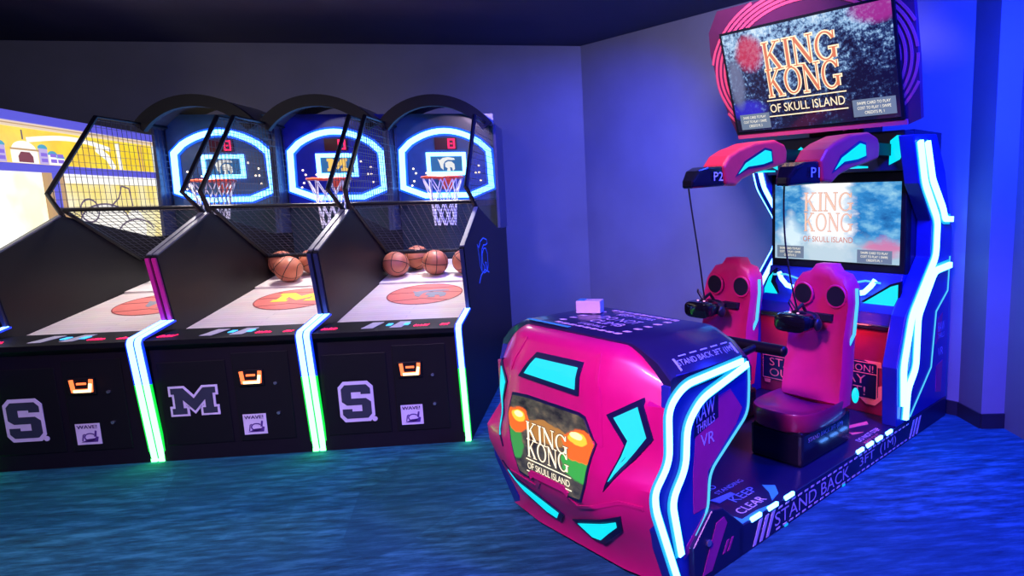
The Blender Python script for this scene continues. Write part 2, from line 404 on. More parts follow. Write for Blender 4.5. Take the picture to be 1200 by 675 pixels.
    shape = [(-.375, 1.985)]
    for i in range(13):
        t = i/12; x = -.30+.60*t; shape.append((x, 2.06+.100*(1-((x)/.30)**2)))
    shape += [(.375, 1.985), (.385, 1.665), (.20, 1.59), (-.20, 1.59), (-.385, 1.665)]
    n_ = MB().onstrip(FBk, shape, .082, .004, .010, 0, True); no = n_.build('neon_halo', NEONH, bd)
    MB().onstrip(FBk, shape, .046, .010, .022, 0, True).build('neon_outline', NEON, no)
    tf = MB().onstrip(FBk, [(-.155, 1.785), (.155, 1.785), (.155, 1.955), (-.155, 1.955)], .034, .004, .014, 0, True).build('target_frame', NEON, bd)
    MB().on(FBk, [(-.135, 1.80), (.135, 1.80), (.135, 1.94), (-.135, 1.94)], .002, .004).build('target_panel', glow('target_panel_blue', (.02, .22, .60), .6), tf)
    lg = MB()
    if kind == 'M': lg.on(FBk, place(M_POLY, 0, 1.866, .17, .125), .005, .008)
    else: lg.on(FBk, place(CREST, 0, 1.868, .15, .125)[::-1], .005, .008); lg.on(FBk, place(HELM, 0, 1.868, .15, .125)[::-1], .005, .008)
    lg.build('board_emblem', glow('yellow_board_emblem', (1.0, .62, .12), 1.0) if kind == 'M' else glow('white_board_emblem', (.85, .85, .80), 1.0), tf)
    sc = MB().on(FBk, [(-.09, 1.995), (.10, 1.995), (.10, 2.10), (-.09, 2.10)], .002, .012).build('score_display', mat('dark_red_display', (.08, .005, .02), rough=.2), bd)
    z = MB().onstrip(FBk, [(.03, 2.012), (.078, 2.012), (.078, 2.085), (.03, 2.085)], .014, .012, .015, 0, True); z.onstrip(FBk, [(.045, 2.048), (.064, 2.048)], .012, .012, .015)
    z.build('score_digit', REDL, sc)
    for x, zz in ((-.29, 1.83), (-.27, 1.79), (-.29, 1.72), (-.31, 1.68), (-.18, 1.79), (.25, 1.79), (.28, 1.85), (.28, 1.79), (.29, 1.72), (.20, 1.90)): MB().ell((x, 1.993, zz), .0085, .006, .0085, 10, 6).build('indicator_bulb', BULB, bd)
    # rim and net
    zc, yc, rr = 1.745, 1.79, .168
    rm = MB().tube([(rr*math.cos(2*PI*i/36), yc+rr*math.sin(2*PI*i/36), zc) for i in range(36)], .011, 8, 0, True)
    rm.box(-.07, .07, yc+rr-.01, 2.0, zc-.02, zc+.006); rm.prism([(1.999, zc-.10), (1.999, zc), (yc+rr, zc), (yc+rr, zc-.02)], 'x', -.05, .05)
    ro = rm.build('hoop_rim', RIMM, R, smooth=True)
    nt = MB(); N = 10; lev = [(0, .168), (.12, .125), (.22, .105), (.32, .095), (.41, .088)]
    for k in range(N):
        for sg in (1, -1):
            path = []
            for i, (dz, r) in enumerate(lev):
                a = 2*PI*(k+sg*.5*i)/N; path.append((r*math.cos(a), yc+r*math.sin(a), zc-.008-dz))
            nt.tube(path, .0045, 5)
    nt.build('hoop_net', NETM, R)
    # hood: arched vault
    y0, y1 = 1.66, 2.28
    half, rise, zb = .463, .235, 2.195; rad = (half**2+rise**2)/(2*rise); a0 = math.asin(half/rad)
    def arc(r, n=24): return [(r*math.sin(-a0+2*a0*i/n), zb+rise-rad+r*math.cos(-a0+2*a0*i/n)) for i in range(n+1)]
    A, B = arc(rad), arc(rad-.095)
    ring = MB()
    for i in range(24): ring.prism([A[i], A[i+1], B[i+1], B[i]], 'y', y0, y0+.05)
    ring.build('hood_arch', mat('hood_black', (.007, .007, .010), rough=.55, spec=.25), R)
    C = arc(rad-.008); D = arc(rad-.03); v = MB()
    for i in range(24): v.prism([C[i], C[i+1], D[i+1], D[i]], 'y', y0+.04, y1)
    v.build('hood_vault', HOODM, R, smooth=True)
    for sd in (-1, 1):
        a, b = sorted((sd*.440, sd*.463)); MB().prism([(1.84, 1.28), (1.88, 2.2), (2.28, 2.2), (2.28, 1.28)], 'x', a, b).build('hood_cheek', mat('hood_cheek_blue', (.03, .04, .10), rough=.3), R)
    MB().box(-.44, .44, 2.03, 2.06, 2.2, 2.42).build('hood_back', BLK, R) if False else None
    # wire cages at both sides
    poly = [(1.20, 2.20), (.68, 1.64), (.80, 1.50), (1.98, 1.50), (1.98, 2.20)]
    def span(t, ax):
        xs = []
        for i in range(len(poly)):
            p, q = poly[i], poly[(i+1) % len(poly)]
            if (p[ax]-t)*(q[ax]-t) < 0: xs.append(p[1-ax]+(q[1-ax]-p[1-ax])*(t-p[ax])/(q[ax]-p[ax]))
        return (min(xs), max(xs)) if len(xs) >= 2 else None
    for sd in (-1, 1):
        x = sd*.408
        fm = MB()
        fm.tube([(sd*.445, .82, 1.49), (x, .67, 1.64), (x, 1.20, 2.20)], .016, 8)
        fm.tube([(x, 1.20, 2.20), (x, 1.99, 2.20)], .011, 8); fo = fm.build('cage_frame', BLKM, R)
        w = MB()
        t = .72
        while t < 1.98:
            s_ = span(t+1e-4, 0)
            if s_: w.tube([(x, t, s_[0]), (x, t, s_[1])], .0019, 4)
            t += .052
        t = 1.50
        while t < 2.2:
            s_ = span(t+1e-4, 1)
            if s_: w.tube([(x, s_[0], t), (x, s_[1], t)], .0019, 4)
            t += .052
        w.build('cage_mesh', WIRE, fo)
    cb = MB().tube([(-.447, .80, 1.535), (.447, .80, 1.535)], .014, 8); cb.tube([(-.43, 1.50, 1.125), (.43, 1.50, 1.125)], .016, 8)
    for sd in (-1, 1): cb.tube([(sd*.425, .80, 1.535), (sd*.425, 1.50, 1.125)], .014, 8)
    cbo = cb.build('guard_frame', BLKM, R)
    w = MB()
    for i in range(1, 18): xx = -.425+.85*i/18; w.tube([(xx, .80, 1.535), (xx, 1.50, 1.125)], .0022, 4)
    for i in range(1, 18): t = i/18; w.tube([(-.425, .80+.70*t, 1.535-.41*t), (.425, .80+.70*t, 1.535-.41*t)], .0022, 4)
    w.build('guard_mesh', WIRE, cbo)
    if rtrim is NAVT and kind == 'S' and ltrim is NAVT:   # outlined emblem on the exposed right side panel
        FS = fr((.463, 0, 0), (0, 1, 0), (0, 0, 1)); q = MB()
        lx = mat('blue_line_print', (.10, .30, .8), rough=.5)
        q.onstrip(FS, [(x*1.0, y) for x, y in place(CREST, .85, 1.13, .42, .26)], .008, .001, .003, 0, True); q.onstrip(FS, place(HELM, .85, 1.13, .42, .26), .008, .001, .003, 0, True)
        q.onstrip(FS, [(.63, .95), (.73, 1.0), (.89, 1.02), (1.07, .98)], .008, .001, .003)
        q.build('side_emblem', lx, R)
    return R
PITCH = .93
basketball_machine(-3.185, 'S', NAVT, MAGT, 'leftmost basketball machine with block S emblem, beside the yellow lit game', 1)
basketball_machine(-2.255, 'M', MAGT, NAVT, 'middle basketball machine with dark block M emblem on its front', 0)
basketball_machine(-1.325, 'S', NAVT, NAVT, 'rightmost basketball machine with block S emblem, next to bare wall and red ride', 1)

# ------------------------------------------------------------------ basketballs
def leather():
    q = NT('pebbled_orange_leather'); tc = q.n('ShaderNodeTexCoord')
    v = q.n('ShaderNodeTexVoronoi', Scale=70.0); q.l(tc.outputs['Object'], v.inputs['Vector'])
    n = q.n('ShaderNodeTexNoise', Scale=6.0); q.l(tc.outputs['Object'], n.inputs['Vector'])
    q.l(q.ramp(n.outputs['Fac'], (.3, (.42, .13, .07)), (.7, (.52, .17, .09))), q.b.inputs['Base Color'])
    b = q.n('ShaderNodeBump', Strength=.35); b.inputs['Distance'].default_value = .002; q.l(v.outputs['Distance'], b.inputs['Height']); q.l(b.outputs['Normal'], q.b.inputs['Normal'])
    q.b.inputs['Roughness'].default_value = .45; return q.m
LEA = leather(); SEAM = mat('black_seam', (.03, .015, .012), rough=.6)
BR = .103
def seam_paths():
    out = []
    for rot in (0, 1): out.append([(BR*math.cos(a)*(1-rot) + 0, BR*math.sin(a) if not rot else BR*math.cos(a), BR*math.sin(a) if rot else 0) for a in [2*PI*i/36 for i in range(36)]])
    for sg in (1, -1):
        p = []
        for i in range(36):
            a = 2*PI*i/36; u = Vector((sg*(.62+.22*math.cos(2*a)), .62*math.cos(a)*1.0, .62*math.sin(a))); p.append(tuple(u.normalized()*BR))
        out.append(p)
    return out
ball_me = seam_me = None
def ball(xy, rot, label):
    global ball_me, seam_me
    y = xy[1]-4.15; slope = .149; z = cz(y)+.012+BR*math.sqrt(1+slope*slope)+.003
    if ball_me is None:
        o = MB().ell((0, 0, 0), BR, BR, BR, 32, 20).build('basketball', LEA, None, smooth=True); ball_me = o.data
        s = MB()
        for p in seam_paths(): s.tube([tuple(Vector(q)*.992) for q in p], .0034, 6, 0, True)
        so = s.build('seams', SEAM, o, smooth=True); seam_me = so.data
    else:
        o = bpy.data.objects.new('basketball', ball_me); COL.objects.link(o)
        so = bpy.data.objects.new('seams', seam_me); COL.objects.link(so); so.parent = o
    o.location = (xy[0], xy[1], z); o.rotation_euler = rot
    tag(o, label, 'basketball', 'basketballs waiting on the court ramps')
ball((-2.475, 5.53), (.6, .5, .2), 'front orange basketball in the middle machine, long dark seam across it')
ball((-2.605, 5.725), (1.2, .2, .9), 'basketball half hidden behind the front ball at left, middle machine')
ball((-2.385, 5.765), (.2, 1.1, .4), 'basketball half hidden behind the front ball at right, middle machine')
ball((-1.665, 5.58), (.3, .3, 2.2), 'leftmost front basketball in the rightmost machine, beside the left panel')
ball((-1.545, 5.79), (.9, 1.4, .3), 'basketball tucked behind the leftmost one in the rightmost machine')
ball((-1.355, 5.60), (.15, .1, .35), 'basketball sitting alone in mid ramp of the rightmost machine')
ball((-1.115, 5.60), (.7, .2, 1.3), 'basketball mostly hidden by the right side panel of the rightmost machine')

# ------------------------------------------------------------------ yellow lit game at far left
def lit(name, a, b, s, scale=5.0):
    q = NT(name); tc = q.n('ShaderNodeTexCoord'); n = q.n('ShaderNodeTexNoise', Scale=scale, Detail=3.0); q.l(tc.outputs['Object'], n.inputs['Vector'])
    c = q.ramp(n.outputs['Fac'], (.40, a), (.60, b)); q.l(c, q.b.inputs['Emission Color']); q.b.inputs['Emission Strength'].default_value = s
    q.b.inputs['Base Color'].default_value = (.1, .1, .1, 1); q.b.inputs['Roughness'].default_value = .3; return q.m
YEL = lit('backlit_yellow_print', (1.0, .78, .03), (1.0, .66, .02), 1.0); YELW = lit('backlit_pale_yellow_print', (1.0, .93, .62), (1.0, .80, .20), 1.0, 2.0)
WHY = lit('backlit_cream_playfield', (1.0, 1.0, .90), (1.0, .93, .55), 1.25, 2.2)
VIO = glow('violet_blue_rim', (.13, .12, .80), .9); TAN = glow('lit_tan_trim', (.75, .45, .20), .75); WHG = glow('lit_white_print', (1.0, .96, .90), 1.1)
VIOP = glow('lit_purple_print', (.30, .18, .85), .9); MAR = glow('lit_maroon_print', (.35, .08, .08), .7); TQ = glow('lit_turquoise_print', (.1, .45, .65), .9); LILG = glow('lit_lilac_print', (.62, .50, .90), .9)
INKG = glow('lit_grey_line', (.30, .22, .35), .5)
G = thing('prize_game_cabinet', (-4.12, 6.86, 0), math.radians(8), 'bright yellow and white backlit game cabinet at far left', 'arcade machine')
MB().box(-.85, -.03, -2.75, 0, 0, 2.20).build('cabinet_body', mat('cabinet_tan', (.30, .25, .2), rough=.5), G, bevel=.01)
FG = fr((-.03, 0, 0), (0, 1, 0), (0, 0, 1))        # faces +x; local y runs along the face
rim = MB().on(FG, [(-2.75, 2.135), (0, 2.135), (0, 2.20), (-2.75, 2.20)], 0, .05); rim.on(FG, [(-2.75, 1.80), (-.02, 1.80), (-.02, 1.855), (-2.75, 1.855)], 0, .045); rim.build('violet_rim', VIO, G, bevel=.008)
t = MB().on(FG, [(-2.75, 2.10), (0, 2.10), (0, 2.135), (-2.75, 2.135)], 0, .03, 0); t.on(FG, [(-2.75, 2.115), (0, 2.115), (0, 2.122), (-2.75, 2.122)], .03, .034, 1); t.build('tan_trim', [glow('lit_peach_trim', (.95, .75, .55), .9), TAN], G)
hd = MB().on(FG, [(-2.75, 1.855), (0, 1.855), (0, 2.10), (-2.75, 2.10)], 0, .010).build('upper_print', YEL, G)
pr = MB(); b0 = -1.80
pr.on(FG, [(b0-.12, 1.86), (b0+.14, 1.86), (b0+.14, 1.945), (b0-.12, 1.945)], .010, .014, 0)
pr.on(FG, [(b0+.01+.12*math.cos(PI*i/14), 1.945+.065*math.sin(PI*i/14)) for i in range(15)], .010, .014, 0)
pr.on(FG, [(b0-.06, 1.865), (b0+.08, 1.865), (b0+.08, 1.905), (b0+.05, 1.935), (b0-.03, 1.935), (b0-.06, 1.905)], .014, .018, 1)
pr.onstrip(FG, [(b0+.01, 2.02), (b0+.01, 2.085)], .008, .010, .014, 2)
pr.onstrip(FG, [(b0-.13, 1.952), (b0+.15, 1.952)], .012, .014, .018, 5)
for yy, h in ((-.22, .11), (.20, .11), (-.34, .09), (.30, .07), (.38, .05)):
    pr.on(FG, [(b0+yy-.045, 1.86), (b0+yy+.045, 1.86), (b0+yy+.045, 1.86+h), (b0+yy-.045, 1.86+h)], .010, .014, 3 if h > .1 else 0)
    for zz in (1.875, 1.915): pr.on(FG, [(b0+yy-.03, zz), (b0+yy+.03, zz), (b0+yy+.03, zz+.025), (b0+yy-.03, zz+.025)], .014, .018, 4)
    pr.on(FG, [(b0+yy+.05*math.cos(PI*i/8), 1.86+h+.03*math.sin(PI*i/8)) for i in range(9)], .010, .014, 6)
arcp = [(-1.75+1.0*i/16, 2.02+.045*math.sin(PI*i/16)) for i in range(17)]
pr.onstrip(FG, arcp, .035, .010, .013, 0)
pr.onstrip(FG, [(-.72, 1.86), (-.80, 1.95), (-.95, 2.02)], .06, .010, .013, 0); pr.onstrip(FG, [(-.62, 1.86), (-.64, 2.08)], .05, .010, .013, 0)
for yy in (-.30, -.25): pr.onstrip(FG, [(yy, 1.86), (yy-.01, 2.08)], .015, .010, .013, 7)
pr.build('palace_print', [WHG, MAR, INKG, LILG, VIOP, TAN, TQ, TAN], hd)
# lower left: bright recessed playfield
MB().on(FG, [(-2.75, 1.0), (-1.64, 1.0), (-1.64, 1.80), (-2.75, 1.80)], 0, .006).build('playfield', WHY, G)
ps = MB().on(FG, [(-1.64, .9), (-1.585, .9), (-1.585, 1.80), (-1.64, 1.80)], 0, .035, 0); ps.on(FG, [(-1.585, .9), (-1.50, .9), (-1.50, 1.80), (-1.585, 1.80)], 0, .03, 1); ps.on(FG, [(-1.50, .9), (-1.44, .9), (-1.44, 1.80), (-1.50, 1.80)], 0, .03, 2)
ps.build('post', [TAN, VIO, TAN], G)
lw = MB().on(FG, [(-1.44, .9), (-.06, .9), (-.06, 1.80), (-1.44, 1.80)], 0, .008).build('lower_print', YELW, G)
lp = MB(); lp.on(FG, [(-1.44, 1.73), (-.06, 1.73), (-.06, 1.80), (-1.44, 1.80)], .008, .011, 0)
def ringpoly(cy, cz_, ry, rz, a0=0, a1=2*PI, n=24): return [(cy+ry*math.cos(a0+(a1-a0)*i/n), cz_+rz*math.sin(a0+(a1-a0)*i/n)) for i in range(n+1)]
lp.on(FG, ringpoly(-.95, 1.42, .34, .15)[:-1], .008, .011, 0); lp.on(FG, ringpoly(-.50, 1.36, .16, .16)[:-1], .008, .0105, 0)
for P_ in (ringpoly(-.95, 1.42, .34, .15, 0, PI*1.3), ringpoly(-1.15, 1.52, .12, .09), [(-.85, 1.55), (-.72, 1.62), (-.66, 1.72), (-.55, 1.70), (-.52, 1.55)], ringpoly(-.5, 1.30, .30, .13, .3, PI)): lp.onstrip(FG, P_, .014, .011, .013, 1)
lp.build('curl_print', [WHG, INKG], lw)
MB().on(FG, [(-.06, .9), (0, .9), (0, 2.12), (-.06, 2.12)], 0, .02).build('edge_light', glow('soft_white_edge', (.85, .92, .95), .95), G)
MB().on(FG, [(-2.75, 0), (0, 0), (0, .9), (-2.75, .9)], 0, .02).build('lower_cabinet', BLK, G)

# ------------------------------------------------------------------ red two-seat ride
PSI = math.radians(-50.185)
V = thing('virtual_reality_ride', (-.288, 2.610, 0), PSI, 'large red two-seat virtual reality ride with cyan light strips and two lit screens', 'arcade machine')
def lerp(t, z):
    if z <= t[0][0]: return t[0][1]
    for (a, b), (c, d) in zip(t, t[1:]):
        if z <= c: return b+(d-b)*(z-a)/(c-a)
    return t[-1][1]
DC = [(.02, .20), (.08, .2), (.35, .05), (.5, .05), (.70, .078), (.85, .1), (.95, .15), (1.0, .2)]
DE = [(.02, .235), (.08, .23), (.40, .117), (.474, .111), (.563, .19), (.78, .19), (.85, .21), (.93, .24), (1.0, .3)]
SW = .57
def face(s, z):
    a = abs(s); c = lerp(DC, z); e = lerp(DE, z)
    return c if a < .3 else c+(e-c)*(a-.3)/.27
# shell
zs = sorted(set([z for z, _ in DC]+[z for z, _ in DE]+[.2, .27, .63, .9])); zs = [z for z in zs if z <= .95]+[.98]
cols = [-SW, -.5, -.42, -.34, -.3, -.2, -.1, 0, .1, .2, .3, .34, .42, .5, SW]
def ztop(s): return 1.0 if abs(s) <= .38 else 1.0-.10*(abs(s)-.38)/.19
sh = MB(); nz, nc = len(zs), len(cols)
vs = []
for z in zs:
    for s in cols:
        zz = z*min(1, ztop(s)/1.0) if z > .8 else z
        vs.append((s, face(s, z)+(.02 if z > .97 else 0), zz))
for z in zs:
    for s in cols:
        zz = z*min(1, ztop(s)/1.0) if z > .8 else z
        vs.append((s, face(s, z)+(.02 if z > .97 else 0)+.03, zz))
fs = []; N0 = nz*nc
for i in range(nz-1):
    for j in range(nc-1):
        a = i*nc+j; fs.append((a, a+1, a+nc+1, a+nc)); fs.append((N0+a, N0+a+nc, N0+a+nc+1, N0+a+1))
for j in range(nc-1): fs.append((j, N0+j, N0+j+1, j+1)); a = (nz-1)*nc+j; fs.append((a, a+1, N0+a+1, N0+a))
for i in range(nz-1): a = i*nc; fs.append((a, a+nc, N0+a+nc, N0+a)); a = i*nc+nc-1; fs.append((a, N0+a, N0+a+nc, a+nc))
shell = sh.add(vs, fs).build('front_shell', RED, V, smooth=True)
def facepoly(poly, off, th, m, mb):                # polygon (s,z) following the shell face, with thickness
    P = []
    for i in range(len(poly)):
        a, b = Vector(poly[i]), Vector(poly[(i+1) % len(poly)]); k = max(1, int((b-a).length/.03))
        P += [tuple(a+(b-a)*(j/k)) for j in range(k)]
    n = len(P)
    A = sum(P[i][0]*P[(i+1) % n][1]-P[(i+1) % n][0]*P[i][1] for i in range(n)) or 1e-9
    c = [sum((P[i][j]+P[(i+1) % n][j])*(P[i][0]*P[(i+1) % n][1]-P[(i+1) % n][0]*P[i][1]) for i in range(n))/(3*A) for j in (0, 1)]
    vs = []; fs = []; ks = (1, .75, .5, .25) if n > 8 else (1, .5)
    vs += [(s, face(s, z)-off+.01, z) for s, z in P]
    for k in ks:
        for s, z in P:
            s2, z2 = c[0]+(s-c[0])*k, c[1]+(z-c[1])*k; vs.append((s2, face(s2, z2)-off-th, z2))
    vs.append((c[0], face(c[0], c[1])-off-th, c[1]))
    for r in range(len(ks)):
        for i in range(n):
            j = (i+1) % n; fs.append((r*n+i, r*n+j, (r+1)*n+j, (r+1)*n+i))
    L = len(ks)*n
    for i in range(n): fs.append((L+i, L+(i+1) % n, len(vs)-1))
    if A < 0: fs = [f[::-1] for f in fs]
    mb.add(vs, fs, m)
W1 = [(-.132, .899), (.185, .905), (.19, .775), (-.235, .782)]
W2 = [(.346, .730), (.483, .807), (.528, .652), (.353, .430), (.421, .620)]
W3 = [(.03, .17), (.415, .338), (.39, .255), (.20, .10), (.12, .085)]
SCR = [(-.267, .692), (-.16, .699), (.224, .699), (.302, .607), (.262, .434), (.225, .365), (.154, .357), (.104, .379), (-.104, .379), (-.154, .357), (-.225, .365), (-.255, .434), (-.29, .607)]
SCR = [(-.262, .692), (-.16, .70), (.20, .70), (.235, .692), (.302, .607), (.250, .434), (.222, .362), (.154, .357), (.104, .379), (-.084, .378), (-.134, .357), (-.20, .365), (-.235, .434), (-.285, .607)]
mir = lambda P: [(-s, z) for s, z in P][::-1]
for P in (W1, W2, W3, mir(W2), mir(W3)):
    P = P if P is not W1 else P
    f = MB(); facepoly(P, .0, .006, 0, f); fo = f.build('window_frame', NAVYD, shell)
    g = MB(); q = offset(P, -.022); facepoly(q, .0, .009, 0, g); g.build('lit_window', CYAN, fo)
# crease lines (raised red ribs) on the shell
for P in ([(-.24, .95), (-.30, .80)], [(.26, .95), (.31, .80), (.33, .60)], [(.12, .352), (.17, .30), (.42, .40), (.53, .40)], [(-.06, .352), (-.12, .30), (-.30, .33)]):
    rb = MB()
    for q in strip(P, .016)[0]: facepoly(q, .0, .004, 0, rb)
    rb.build('shell_rib', RED, shell, smooth=True)
rb = MB()
for q in strip([(-.12, .362), (-.10, .378), (.12, .378), (.15, .358)], .03)[0]: facepoly(q, 0, .012, 0, rb)
rb.build('shell_lip', RED, shell)
# front display
def screen_front():
    q = NT('front_display_image'); tc = q.n('ShaderNodeTexCoord'); sp = q.n('ShaderNodeSeparateXYZ'); q.l(tc.outputs['UV'], sp.inputs[0])
    n = q.n('ShaderNodeTexNoise', Scale=7.0, Detail=5.0); q.l(tc.outputs['UV'], n.inputs['Vector'])
    def blob(cx, cy, rx, ry):
        a = q.math('DIVIDE', q.math('SUBTRACT', sp.outputs[0], cx), rx); b = q.math('DIVIDE', q.math('SUBTRACT', sp.outputs[1], cy), ry)
        return q.math('ADD', q.math('ADD', q.math('MULTIPLY', a, a), q.math('MULTIPLY', b, b)), q.math('MULTIPLY', q.math('SUBTRACT', n.outputs['Fac'], .5), 1.4))
    c = q.ramp(n.outputs['Fac'], (.35, (.010, .010, .012)), (.55, (.05, .045, .035)), (.72, (.14, .10, .06)))
    for (cx, cy, rx, ry, col) in ((.86, .42, .20, .20, (.03, .26, .04)), (.10, .40, .14, .22, (.03, .20, .04)), (.5, .66, .30, .14, (.30, .13, .03)), (.14, .70, .15, .17, (.70, .10, .01)), (.86, .66, .18, .20, (.75, .10, .01)), (.14, .75, .09, .08, (1.0, .42, .03)), (.84, .73, .11, .08, (1.0, .42, .03)), (.14, .77, .06, .045, (1.0, .85, .35)), (.82, .76, .075, .045, (1.0, .85, .35))):
        c = q.mix(q.ramp(blob(cx, cy, rx, ry), (.75, 1.0), (1.35, 0.0)), c, col)
    q.l(c, q.b.inputs['Emission Color']); q.b.inputs['Emission Strength'].default_value = 1.8; q.b.inputs['Base Color'].default_value = (.01, .01, .01, 1); q.b.inputs['Roughness'].default_value = .25
    return q.m
f = MB(); facepoly(offset(SCR, .012), 0, .004, 0, f); f.build('display_surround', NAVYD, shell)
f = MB(); facepoly(SCR, 0, .008, 0, f); fd = f.build('front_display', screen_front(), V, uv=(0, -.29, .302, 2, .357, .70))
# serif lettering
def stroke(a, b, w, e=0):
    A, B = Vector(a), Vector(b); d = (B-A).normalized(); n = Vector((-d.y, d.x))*(w/2); A = A-d*e; B = B+d*e
    return [tuple(A-n), tuple(B-n), tuple(B+n), tuple(A+n)]
def glyph(ch, g=0):
    T, t, s = .125+2*g, .05+2*g, .035+2*g; q = []; sf = lambda x0, x1, y: q.append(stroke((x0, y), (x1, y), s, g))
    if ch == 'K':
        q += [stroke((.15, .02), (.15, .98), T), stroke((.2, .44), (.64, .97), t), stroke((.33, .58), (.70, .03), T)]; sf(.02, .28, .02); sf(.02, .28, .98); sf(.50, .80, .98); sf(.56, .86, .02); w = .86
    elif ch == 'I': q += [stroke((.16, .02), (.16, .98), T)]; sf(.02, .30, .02); sf(.02, .30, .98); w = .32
    elif ch == 'N':
        q += [stroke((.13, .02), (.13, .98), t), stroke((.74, .02), (.74, .98), t), stroke((.13, .96), (.74, .06), T)]; sf(.0, .26, .02); sf(.0, .2, .98); sf(.62, .88, .98); w = .88
    else:
        a0, a1 = (.16*PI, 1.86*PI) if ch == 'G' else (0, 2*PI); N = 22
        for i in range(N):
            b0, b1 = a0+(a1-a0)*i/N, a0+(a1-a0)*(i+1)/N
            def P(a, k):
                wx = .105*.5+g; wy = .05*.5+g
                return (.43+(.36+k*wx)*math.cos(a), .5+(.46+k*wy)*math.sin(a))
            q.append([P(b0, -1), P(b0, 1), P(b1, 1), P(b1, -1)])
        if ch == 'G': q += [stroke((.74, .08), (.74, .42), T), stroke((.77, .72), (.77, .97), t)]; sf(.56, .90, .42)
        w = .90 if ch == 'G' else .88
    return q, w
def serif(F, s, cx, cy, w, h, mb_out, mb_in, z0, g=.035):
    tot = sum(glyph(c)[1] for c in s)+.06*(len(s)-1); x = 0; k = w/tot
    for c in s:
        _, gw = glyph(c)
        for lay, mb, zz in ((g, mb_out, z0), (0, mb_in, z0+.002)):
            if mb is None: continue
            for p in glyph(c, lay)[0]: mb.on(F, [(cx-w/2+(x+a)*k, cy-h/2+b*h) for a, b in p], zz, zz+.001)
        x += gw+.06
def title(F, cx, y_top, w, h1, gap, par, outm, inm, subm, bars=True, g=.035, nm='title_lettering'):
    a, b = MB(), MB()
    serif(F, 'KING', cx, y_top-h1/2, w, h1, a, b, .003, g); serif(F, 'KONG', cx, y_top-h1*1.5-gap, w, h1, a, b, .003, g)
    o = a.build(nm, outm, par); b.build('letter_fill', inm, o) if par is None else None
    if par is not None: b.build('letter_fill', inm, par)
    yb = y_top-2*h1-gap-.03*w
    s = MB(); s.text(F, 'OF SKULL ISLAND', cx, yb-.11*w, w*1.02, .10*w, .006)
    if bars:
        for yy in (yb-.015*w, yb-.205*w): s.on(F, [(cx-w*.54, yy-.006*w), (cx+w*.54, yy-.006*w), (cx+w*.54, yy+.006*w), (cx-w*.54, yy+.006*w)], .004, .006)
    s.build('subtitle_lettering', subm, par)
FT = fr((0, .038, 0), (1, 0, 0), (0, 0, 1))
WSM = glow('warm_white_title', (1.0, .86, .62), 1.5)
title((Vector((0, .058-.012, 0)), Vector((1, 0, 0)), Vector((0, 0, 1))), .02, .612, .29, .083, -.006, fd, glow('brown_title_edge', (.30, .14, .04), .6), WSM, WSM)
# black lid over the pod
ld = MB()
def lidsec(d, s1=.57, drop=.0): return [(-s1, d, .885-drop), (-.50, d, .945-drop), (-.40, d, .99-drop), (-.36, d, 1.0-drop), (.36, d, 1.0-drop), (.40, d, .99-drop), (.50, d, .945-drop), (s1, d, .885-drop), (s1, d, .82-drop), (-s1, d, .82-drop)]
ld.loft([lidsec(.225, drop=.012), lidsec(.24), lidsec(.66), lidsec(.70, drop=.012), lidsec(.73, drop=.06)])
lid = ld.build('pod_lid', mat('lid_gloss_navy', (.012, .014, .06), rough=.28, coat=.2), V, smooth=True)
FL = fr((0, .24, 1.0), (1, 0, 0), (0, 1, 0))
tx = MB(); tx.text(FL, 'DO NOT', .02, .235, .25, .062, .002); tx.text(FL, 'CLIMB', .02, .155, .21, .055, .002)
tx.text(FL, 'STAND BACK', .0, .085, .17, .030, .002); tx.text(FL, 'KEEP CLEAR', .03, .325, .24, .04, .002)
for i in range(9):
    x0 = -.20+.05*i
    for yy in (.03, .375): tx.on(FL, [(x0, yy), (x0+.03, yy), (x0+.04, yy+.018), (x0+.01, yy+.018)], .0005, .002)
for yy in (.08, .14, .20, .26, .32):
    for xx in (-.235, .205): tx.on(FL, [(xx, yy), (xx+.03, yy), (xx+.04, yy+.018), (xx+.01, yy+.018)], .0005, .002)
tx.build('lid_lettering', WHT, lid)
tl = MB().on(FL, [(-.36, -.012), (-.05, -.012), (-.05, .008), (-.36, .008)], .0, .002).build('lid_edge_stripe', TEALP, lid)
for sd in (-1, 1):
    # chamfer sign
    a = Vector((sd*.50, .30, .945)); Yv = Vector((-sd*.07, 0, .06)).normalized(); Xv = Vector((0, sd, 0))
    Fc = (Vector((sd*.535, .475, .915)), Xv, Yv); t_ = MB(); t_.text(Fc, 'STAND BACK 3FT (1M)', 0, 0, .34, .036, .003)
    for q in ((-.18, -.17), (.17, .18)): t_.on(Fc, [(q[0], -.03), (q[1], -.03), (q[1], .03), (q[0], .03)], .001, .003)
    for i in range(5): t_.on(Fc, [(-.14+.065*i, .032), (-.10+.065*i, .032), (-.10+.065*i, .038), (-.14+.065*i, .038)], .001, .003)
    t_.build('chamfer_lettering', mat('pale_blue_print', (.35, .55, .8), rough=.5), lid)
